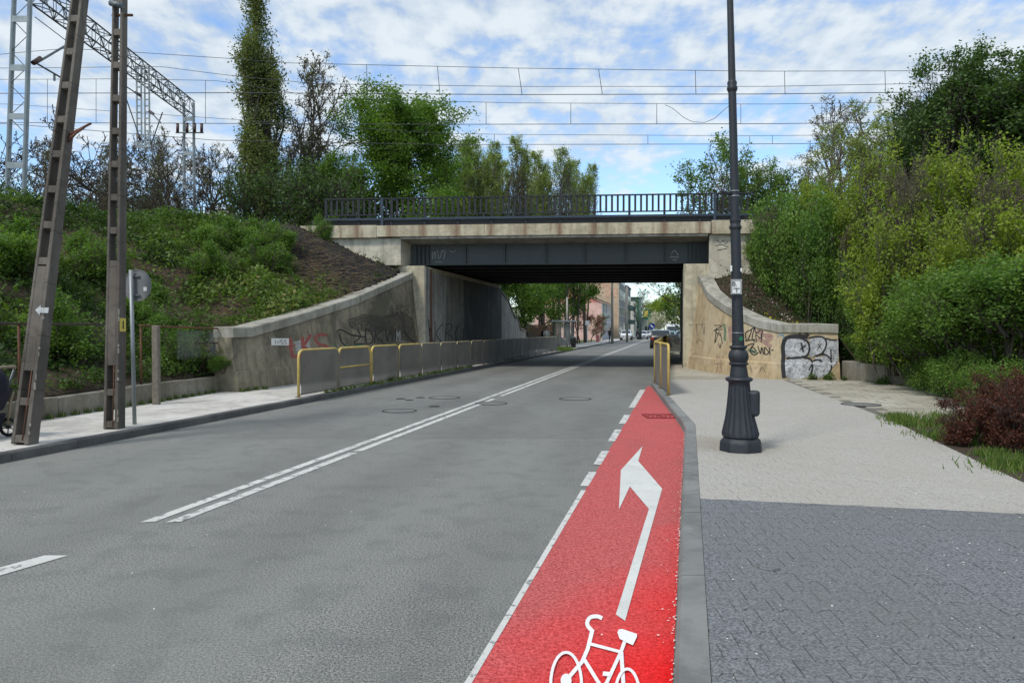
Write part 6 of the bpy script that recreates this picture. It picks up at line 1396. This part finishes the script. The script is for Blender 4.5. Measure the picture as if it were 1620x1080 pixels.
# ================================================================== THE STREET BEYOND THE BRIDGE
def F0(px, Y): return P(px, 530, Y)[0]
FT = 'trees of the street beyond the bridge'
far_t = deciduous('street_tree', 121, 9.5, 4.8, 22000, .24, 'leaf_maple', 'bark_dark', n0=20, start=.2, scat=.3)
place(far_t, (F0(858, 70), 70, 0), 0, (1.0, 1.0, .95), 'dense green tree behind the bus shelter', group=FT)
place(far_t, (F0(838, 62), 62, 0), 1.5, (.75, .75, .7), 'dense green tree behind the stepped wing wall', group=FT)
place(far_t, (F0(905, 85), 88, 0), 2.5, (1.0, 1.0, 1.05), 'green tree whose branches hang in front of the pink house', group=FT)
place(light_t, (F0(1100, 50), 50, .3), 2.5, (1.25, 1.25, .9), 'tree beyond the bridge whose twigs reach in from the right', group=FT)
pl_ = deciduous('plum_tree', 125, 5.0, 2.4, 2600, .16, 'leaf_red', 'bark_dark', n0=14, start=.2, scat=.2)
place(pl_, (F0(917, 92), 92, 0), 0, 1.0, 'small dark red leaved tree in front of the pink house', group=FT)
place(pl_, (F0(935, 100), 100, 0), 2, (.9, .9, .7), 'small reddish bush by the pink house wall', group=FT)
place(light_t, (F0(947, 104), 104, 0), 2, (.5, .5, .45), 'small green tree at the corner of the pink house', group=FT)
yw = deciduous('spring_tree', 127, 12, 6.0, 9000, .42, 'leaf_yellow', 'bark', n0=18, start=.12, scat=.5)
for px, Y, top, lab in ((1040, 190, 474, 'yellow green tree far down the street, left of the white blossom'), (1068, 215, 470, 'yellow green tree far down the street above the white van'), (1085, 180, 470, 'yellow green tree far down the street at the right wall'), (1022, 230, 480, 'thin yellow green tree far down the street behind the green sign')):
    z = P(px, top, Y)[2]; place(yw, (F0(px, Y), Y, 0), px, (.8, .8, z / 12.4), lab, group='yellow green trees at the far end of the street')
z = P(1006, 458, 170)[2]; place(bare2, (F0(1006, 170), 170, 0), 1, (.8, .8, z / 12.3), 'bare tree far down the street above the green screen', group=FT)
bl = deciduous('blossom_tree', 129, 4.4, 2.6, 5200, .22, 'leaf_blossom', 'bark_dark', n0=14, start=.15, scat=.25)
place(bl, (F0(1053, 140), 140, 0), 0, 1.0, 'round white blossoming tree down the street', group=FT)
# grass lawn, forecourt beyond
sheet('lawn', [(XL(58) - 2.7, 58), (XL(150) - 2.7, 150), (XL(150) - 14, 150), (XL(58) - 16, 58)], -.01, 'meadow', kind='structure')
blades('grass', [(XL(y) - .5, y, .35) for y in np.arange(53, 57, .3)], 2500, .3, .25, 'leaf_grass', 23)
# ---- buildings
def building(name, label, corner, w_, dpt, h, mat, side_mat, rz, roofh=0, cols=4, rows=2, winw=1.0, winh=1.5, front_cols=3, gable='front', roofmat='roof_dark', storey=3.1):
    """corner: near right-hand corner towards the street. local x goes left (gable side faces the camera), local y goes away."""
    t = empty(name, (0, 0, 0), label, 'building')
    MB().box((-w_ / 2, dpt / 2, h / 2), (w_, dpt, h)).build('wall', mat, t)
    MB().box((.03, dpt / 2, h / 2), (.05, dpt - .02, h - .02)).build('street_wall', side_mat, t)
    if roofh:
        mb = MB(); e = .35
        if gable == 'front':
            mb.add([(e, -e, h), (-w_ - e, -e, h), (-w_ / 2, -e, h + roofh), (e, dpt + e, h), (-w_ - e, dpt + e, h), (-w_ / 2, dpt + e, h + roofh), (e, -e, h + .15), (-w_ - e, -e, h + .15), (-w_ / 2, -e, h + roofh + .18), (e, dpt + e, h + .15), (-w_ - e, dpt + e, h + .15), (-w_ / 2, dpt + e, h + roofh + .18)],
                   [(0, 3, 5, 2), (2, 5, 4, 1), (6, 8, 11, 9), (8, 7, 10, 11), (0, 2, 8, 6), (2, 1, 7, 8), (3, 0, 6, 9), (1, 4, 10, 7), (3, 9, 11, 5), (5, 11, 10, 4)])
        mb.build('roof', roofmat, t)
        MB().add([(0, -.01, h), (-w_, -.01, h), (-w_ / 2, -.01, h + roofh - .02)], [(0, 1, 2)]).build('gable', 'red_wall' if mat == 'pink_wall' else mat, t)
    else: MB().box((-w_ / 2, dpt / 2, h + .15), (w_ + .4, dpt + .4, .3)).build('roof', roofmat, t)
    for c in range(cols):
        for r_ in range(rows):
            y_ = (c + .5) * dpt / cols; z_ = 1.3 + r_ * storey + winh / 2
            f = MB().box((.075, y_, z_), (.05, winw + .2, winh + .2)).build('window', 'white_plain', t); MB().box((.105, y_, z_), (.02, winw, winh)).build('pane', 'glass_dark', f)
    for c in range(front_cols):
        for r_ in range(rows):
            x_ = -(c + .5) * w_ / front_cols; z_ = 1.3 + r_ * storey + winh / 2
            f = MB().box((x_, -.03, z_), (winw + .2, .05, winh + .2)).build('window', 'white_plain', t); MB().box((x_, -.06, z_), (winw, .02, winh)).build('pane', 'glass_dark', f)
    t.location = corner; t.rotation_euler = (0, 0, rz); return t
RZ = -R(12.5)
b1 = building('pink_house', 'two storey pink house with a dark pitched roof and a pale street front', (F0(952, 118), 118, 0), 11, 17, 6.0, 'pink_wall', 'lilac_wall', RZ, 2.6, 6, 2, .9, 1.5, 0)
mb = MB(); mb.box((.10, 8.5, 3.05), (.10, 16.8, .9)); mb.build('balustrade_band', 'teal_steel', b1)
for i in range(12): MB().box((.17, .9 + i * 1.38, 3.05), (.05, .7, .6)).build('band_panel', 'white_plain', b1)
building('brick_block', 'tall beige block with patches of bare brick on its end wall', (F0(979, 138), 138, 0), 13, 16, 13.6, 'beige_wall', 'grey_wall', RZ, 0, 5, 4, 1.0, 1.6, 0)
o = b2 = [x for x in bpy.data.objects if x.name == 'brick_block'][0]
for (x_, z_, a, c) in ((-3.4, 10.6, 4.2, 2.4), (-1.4, 8.6, 2.2, 1.8), (-6, 11.6, 3, 1.2)):
    mb = MB(); mb.box((x_, -.02, z_), (a, .04, c)); me = mb.build('brick_patch', 'brick_patch', b2); me.parent = b2; me.matrix_parent_inverse = Matrix()
building('grey_house', 'narrow dark grey house with balconies right of the brick block', (F0(991, 160), 160, 0), 6, 14, 11.0, 'grey_wall', 'grey_wall', RZ, 0, 4, 3, 1.0, 1.6, 1)
g3 = [x for x in bpy.data.objects if x.name == 'grey_house'][0]
for z_ in (3.4, 6.5):
    for y_ in (2, 6.5, 11): me = MB().box((.6, y_, z_), (1.2, 2.2, .9)).build('balcony', 'teal_steel', g3); me.matrix_parent_inverse = Matrix()
building('low_house', 'low pale house beyond the grey one with a dark flat roof', (F0(1002, 185), 185, 0), 7, 16, 9.0, 'pale_wall', 'pale_wall', RZ, 0, 4, 3, 1.0, 1.4, 1)
building('scaffolded_house', 'house wrapped in green netting far down the street', (F0(1010, 205), 205, 0), 5, 12, 10.5, 'green_net', 'green_net', RZ, 0, 3, 3, 1.0, 1.4, 1)
building('white_building', 'small white building behind the blue road sign', (F0(1032, 215), 215, 0), 9, 12, 4.2, 'pale_wall', 'pale_wall', RZ, 1.4, 2, 1, 1.2, 1.4, 3)
building('plain_house', 'pale low annex left of the pink house behind the trees', (F0(905, 124), 124, 0), 14, 12, 4.5, 'pale_wall', 'pale_wall', RZ, 1.5, 3, 1, 1, 1.2, 4)
# ---- street furniture: poles, signs, shelter
def pole(px, Y, ptop, r_, label, mat='concrete_coping', grp='poles along the far street'):
    t = empty('street_pole', (F0(px, Y), Y, 0), label, 'pole', grp); z = P(px, ptop, Y)[2]; MB().tube([(F0(px, Y), Y, 0), (F0(px, Y), Y, z)], [r_, r_ * .7], 10).build('shaft', mat, t); return t
pole(968.5, 88, 440, .17, 'grey concrete pole at the corner of the pink house'); pole(992, 100, 452, .17, 'pale concrete pole next to the parked white car'); pole(1013, 125, 470, .24, 'dark thick pole in front of the green sign', 'teal_steel')
pole(897, 66, 470, .12, 'pale pole beside the bus shelter'); pole(1068, 120, 478, .07, 'thin dark lamp pole above the white van', 'teal_steel'); pole(1063.5, 150, 482, .07, 'thin dark lamp pole left of the other above the van', 'teal_steel')
t = empty('billboard', (F0(1024, 190), 190, 0), 'green and yellow advertising board down the street', 'billboard'); x_ = F0(1024, 190)
MB().box((x_, 190, 5.6), (2.0, .2, 2.6)).build('board', 'sign_green', t); MB().box((x_ - .3, 189.88, 5.8), (1.0, .03, 1.6)).build('picture', 'sign_yellow', t); MB().tube([(x_, 190, 0), (x_, 190, 4.3)], .1).build('post', 'galv', t)
t = empty('round_blue_sign', (F0(1031, 95), 95, 0), 'round blue sign with a white arrow, far ahead beside the road', 'road sign'); x_ = F0(1031, 95); z_ = P(1031, 516, 95)[2]
MB().tube([(x_, 95, 0), (x_, 95, z_)], .035).build('post', 'galv', t); m_ = MB(); m_.tube([(x_, 94.96, z_), (x_, 94.93, z_)], .42, 20); m_.build('disc', 'sign_blue', t); m_ = MB(); m_.box((x_, 94.90, z_), (.5, .02, .14), 0, Matrix.Rotation(R(45), 3, 'Y')); m_.build('arrow', 'white_plain', t)
t = empty('stop_sign_post', (F0(929, 82), 82, 0), 'thin white bus stop post on the lawn', 'sign'); x_ = F0(929, 82); MB().tube([(x_, 82, 0), (x_, 82, 2.6)], .05).build('post', 'white_plain', t); MB().box((x_, 81.95, 2.4), (.45, .04, .5)).build('plate', 'white_plain', t)
t = empty('bus_shelter', (F0(890, 64), 64, 0), 'glass bus shelter with a flat roof beyond the left barriers', 'bus shelter'); xs_ = F0(890, 64)
for a in (-.75, .75):
    for b_ in (-1.8, 0, 1.8): MB().box((xs_ + a, 64 + b_, 1.15), (.07, .07, 2.3)).build('post', 'teal_steel', t)
MB().box((xs_, 64, 2.36), (2.1, 4.4, .12)).build('roof', 'galv', t)
for b_ in (-.9, .9): MB().box((xs_ - .76, 64 + b_, 1.25), (.02, 1.68, 1.9)).build('glass_panel', 'glass_clear', t)
for b_ in (-1.82, 1.82): MB().box((xs_, 64 + b_, 1.25), (1.4, .02, 1.9)).build('glass_panel', 'glass_clear', t)
MB().box((xs_ - .5, 64, .5), (.35, 3, .06)).build('bench', 'plank', t)
MB().box((xs_ - .5, 63.0, .24), (.05, .05, .46)).build('bench_leg', 'teal_steel', t); MB().box((xs_ - .5, 65.0, .24), (.05, .05, .46)).build('bench_leg', 'teal_steel', t)
t = empty('litter_bin', (F0(907, 62), 62, 0), 'dark litter bin beside the bus shelter', 'bin'); MB().lathe([(.2, 0), (.24, .7), (.25, .72), (.22, .8)], (F0(907, 62), 62, .12), 12).build('body', 'girder_dark', t); MB().lathe([(.26, .8), (.2, .9), (.05, .93)], (F0(907, 62), 62, .12), 12).build('lid', 'teal_steel', t)
t = empty('post_box', (F0(945.5, 92), 92, 0), 'small red box at the kerb before the pink house', 'box'); MB().box((F0(945.5, 92), 92, .45), (.4, .35, .9)).build('body', 'red_wall', t, bevel=.04); MB().box((F0(945.5, 92), 92, .93), (.44, .39, .05)).build('lid', 'tail_red', t)
t = empty('board_fence', (F0(855, 66), 66, 0), 'brown board fence behind the stepped wing wall', 'fence')
for i in range(26): x_ = F0(838, 68) + i * .11; MB().box((x_, 68 + random.uniform(-.01, .01), 1.05), (.095, .03, 2.1 + random.uniform(-.04, .04))).build('plank', 'plank', t)
MB().box((F0(838, 68) + 1.4, 68.04, .5), (2.9, .05, .1)).build('rail', 'plank', t); MB().box((F0(838, 68) + 1.4, 68.04, 1.7), (2.9, .05, .1)).build('rail', 'plank', t)
# ---- cars
def car(L, Wd, H, paint, kind='hatch', label=None, grp=None):
    t = empty('parked_car', (0, 0, 0), label, 'car', grp)
    if kind == 'van': st = [(-L / 2, .86, .42, .98, H * .93, .86), (-L / 2 + .06, .94, .35, 1.0, H, .90), (L * .12, .96, .35, 1.02, H, .90), (L * .26, .96, .35, 1.02, H * .88, .84), (L * .36, .94, .36, 1.0, 1.12, .90), (L / 2 - .08, .84, .38, .86, .95, .80), (L / 2, .72, .45, .75, .80, .70)]
    elif kind == 'suv': st = [(-L / 2, .80, .45, .92, 1.0, .78), (-L / 2 + .10, .94, .34, .98, 1.14, .86), (-L / 2 + .42, .97, .32, 1.0, H * .97, .76), (-L * .1, .98, .32, 1.0, H, .78), (L * .10, .98, .32, 1.0, H * .96, .76), (L * .26, .97, .33, .98, 1.06, .88), (L / 2 - .15, .88, .36, .84, .90, .84), (L / 2, .70, .44, .70, .76, .66)]
    else: st = [(-L / 2, .78, .45, .86, .95, .74), (-L / 2 + .10, .92, .32, .92, 1.05, .84), (-L / 2 + .50, .96, .30, .94, H * .96, .70), (-L * .1, .98, .30, .94, H, .72), (L * .08, .98, .30, .93, H * .95, .70), (L * .25, .96, .31, .90, .97, .86), (L / 2 - .15, .86, .34, .76, .82, .80), (L / 2, .68, .42, .62, .68, .64)]
    hw = Wd / 2; vs = []; n = 10
    for y_, wb, zl_, zb_, zr, wr_ in st: vs += [(s_ * hw * a, y_, z_) for s_, a, z_ in ((-1, wb * .93, zl_), (-1, wb, zl_ + .2), (-1, wb, zb_ - .08), (-1, wb * .96, zb_), (-1, wr_, zr), (1, wr_, zr), (1, wb * .96, zb_), (1, wb, zb_ - .08), (1, wb, zl_ + .2), (1, wb * .93, zl_))]
    m_ = len(st); fs = [(i * n + j, i * n + (j + 1) % n, (i + 1) * n + (j + 1) % n, (i + 1) * n + j) for i in range(m_ - 1) for j in range(n)] + [tuple(range(n))[::-1], tuple((m_ - 1) * n + j for j in range(n))]
    mb = MB(); mb.add(vs, fs, True); o = mb.build('body', paint, t); md = o.modifiers.new('bevel', 'BEVEL'); md.width = .03; md.segments = 2; md.limit_method = 'ANGLE'; md.angle_limit = R(35)
    # windows as panels standing a little proud of the loft
    def quad(i0, i1, j0, j1, name, inset=.12, mat='glass_dark', push=.008):
        q = [Vector(vs[i0 * n + j0]), Vector(vs[i0 * n + j1]), Vector(vs[i1 * n + j1]), Vector(vs[i1 * n + j0])]; c = sum(q, Vector()) / 4; nn = (q[1] - q[0]).cross(q[3] - q[0]).normalized()
        if nn.dot(c - Vector((0, 0, .8))) < 0: nn = -nn
        q = [c + (p - c) * (1 - inset) + nn * push for p in q]; MB().add(q, [(0, 1, 2, 3)]).build(name, mat, t)
    if kind == 'van': quad(3, 4, 4, 5, 'windscreen', .08); quad(2, 3, 3, 4, 'side_window', .12); quad(2, 3, 5, 6, 'side_window', .12); MB().box((0, -L / 2 - .012, H * .72), (Wd * .62, .02, .42)).build('rear_window', 'glass_dark', t)
    else:
        quad(4, 5, 4, 5, 'windscreen', .08); quad(1, 2, 4, 5, 'rear_window', .10)
        for j0, j1 in ((3, 4), (5, 6)): quad(2, 3, j0, j1, 'side_window', .14); quad(3, 4, j0, j1, 'side_window', .14)
    for yy_ in (-L * .30, L * .31):
        for sx_ in (-1, 1):
            c = Vector((sx_ * (hw - .10), yy_, .32)); w0_ = MB().lathe([(.32, -.11), (.33, -.08), (.33, .08), (.32, .11)], (0, 0, 0), 20); w0_.v = [(c.x + z_, c.y + x_, c.z + y2) for x_, y2, z_ in w0_.v]; wo = w0_.build('wheel', 'tyre', t)
            r0_ = MB().lathe([(.20, -.125), (.20, .125)], (0, 0, 0), 14); r0_.v = [(c.x + z_, c.y + x_, c.z + y2) for x_, y2, z_ in r0_.v]; r0_.build('rim', 'galv', wo)
    for sx_ in (-1, 1): MB().box((sx_ * hw * .68, L / 2 - .06, .66), (.34, .14, .14)).build('headlight', 'headlamp', t); MB().box((sx_ * hw * .76, -L / 2 + .02, .86), (.20, .10, .24)).build('tail_light', 'tail_red', t); MB().box((sx_ * (hw + .06), L * .14, 1.0), (.16, .12, .12)).build('mirror', paint, t, bevel=.03)
    MB().box((0, -L / 2 - .012, .66), (.5, .02, .11)).build('number_plate', 'white_plain', t); MB().box((0, L / 2 + .012, .46), (.5, .02, .11)).build('number_plate', 'white_plain', t)
    MB().box((0, -L / 2 - .02, .46), (Wd * .8, .08, .16)).build('bumper', 'black_plain', t); return t
HD = -R(12.5)
cb = car(4.5, 1.85, 1.62, 'car_black', 'suv', 'black car seen from behind in the right lane past the barrier', None); cb.name = 'black_car'; cb.location = (F0(1046, 66) , 66, 0); cb.rotation_euler = (0, 0, HD)
cw = car(4.3, 1.78, 1.48, 'car_white', 'hatch', 'white car facing us beside the pale pole near the pink house', 'white cars in the street'); cw.location = (F0(991, 112), 112, .12); cw.rotation_euler = (0, 0, HD + math.pi)
for px, Y, flip, lab in ((1017, 128, 1, 'white car parked beside the dark thick pole'), (1023, 146, 1, 'white car parked behind the one by the dark pole'), (1047, 96, 0, 'white car queueing in front of the blossom tree')):
    c = copy_tree(cw); c.location = (F0(px, Y), Y, 0); c.rotation_euler = (0, 0, HD + math.pi * flip); c['label'] = lab
cs = car(4.4, 1.8, 1.5, 'car_pale_blue', 'hatch', 'pale blue car between the black car and the white van'); cs.location = (F0(1058, 84), 84, 0); cs.rotation_euler = (0, 0, HD)
vn = car(5.3, 2.0, 2.45, 'car_white', 'van', 'white van standing in the right lane beyond the barriers'); vn.name = 'white_van'; vn['category'] = 'van'; vn.location = (F0(1064.5, 105), 105, 0); vn.rotation_euler = (0, 0, HD + math.pi)
c = copy_tree(cs); c.location = (F0(1078, 92), 92, 0); c['label'] = 'pale car parked at the far right kerb beside the van'
# ---- people, a few pixels tall
def person(label, shirt, trousers, loc, rz=0, walk=.22):
    t = empty('person', (0, 0, 0), label, 'person', 'people by the far street')
    def skin(name, pts, edges, rad, mat, root=0):
        me = bpy.data.meshes.new(name); me.from_pydata(pts, edges, []); me.materials.append(MATS[mat]); o = bpy.data.objects.new(name, me); COL.objects.link(o); o.parent = t
        md = o.modifiers.new('skin', 'SKIN'); md.use_smooth_shade = True; sv = me.skin_vertices[0].data if me.skin_vertices else me.attributes
        if not me.skin_vertices: return o
        for i, r_ in enumerate(rad): sv[i].radius = (r_, r_ * .85); sv[i].use_root = (i == root)
        ss = o.modifiers.new('sub', 'SUBSURF'); ss.levels = ss.render_levels = 1; return o
    def tubes(name, chains, mat):
        mb = MB(); [mb.tube(p, r_, 10) for p, r_ in chains]; return mb.build(name, mat, t)
    tubes('trousers', [([(-.10, 0, .95), (-.11, walk * .3, .50), (-.11, -walk, .08)], [.10, .07, .05]), ([(.10, 0, .95), (.11, walk * .6, .52), (.11, walk, .08)], [.10, .07, .05]), ([(0, 0, .86), (0, 0, 1.02)], [.15, .155])], trousers)
    tubes('jacket', [([(0, 0, .92), (0, 0, 1.15), (0, 0, 1.36), (0, 0, 1.46)], [.165, .17, .19, .07]), ([(-.19, 0, 1.38), (-.25, -.02, 1.12), (-.23, .10, .90)], [.06, .05, .04]), ([(.19, 0, 1.38), (.25, -.04, 1.12), (.24, -.06, .88)], [.06, .05, .04])], shirt)
    mb = blob((0, 0, 1.60), .080, .095, .12); mb.tube([(0, 0, 1.44), (0, 0, 1.54)], .05, 8); mb.build('head', 'skin', t); blob((0, -.015, 1.63), .088, .10, .115, z0=.1).build('hair', 'cloth_dark', t)
    tubes('shoes', [([(-.11, -walk - .04, .05), (-.11, -walk + .16, .04)], [.05, .04]), ([(.11, walk - .04, .05), (.11, walk + .16, .04)], [.05, .04])], 'black_plain')
    t.location = loc; t.rotation_euler = (0, 0, rz)
person('person in a white top standing before the board fence', 'white_plain', 'cloth_dark', (F0(864.5, 64), 64, .12), 2.8, .1); person('person in dark clothes left of the one in white', 'cloth_dark', 'cloth_dark', (F0(860.5, 65), 65, .12), .4, .12)
person('person in dark clothes walking by the grey pole at the pink house', 'cloth_dark', 'cloth_dark', (F0(965.5, 90), 90, .12), HD, .25); person('person in dark clothes far off by the dark thick pole', 'cloth_dark', 'cloth_dark', (F0(1009, 118), 118, .12), HD, .2)
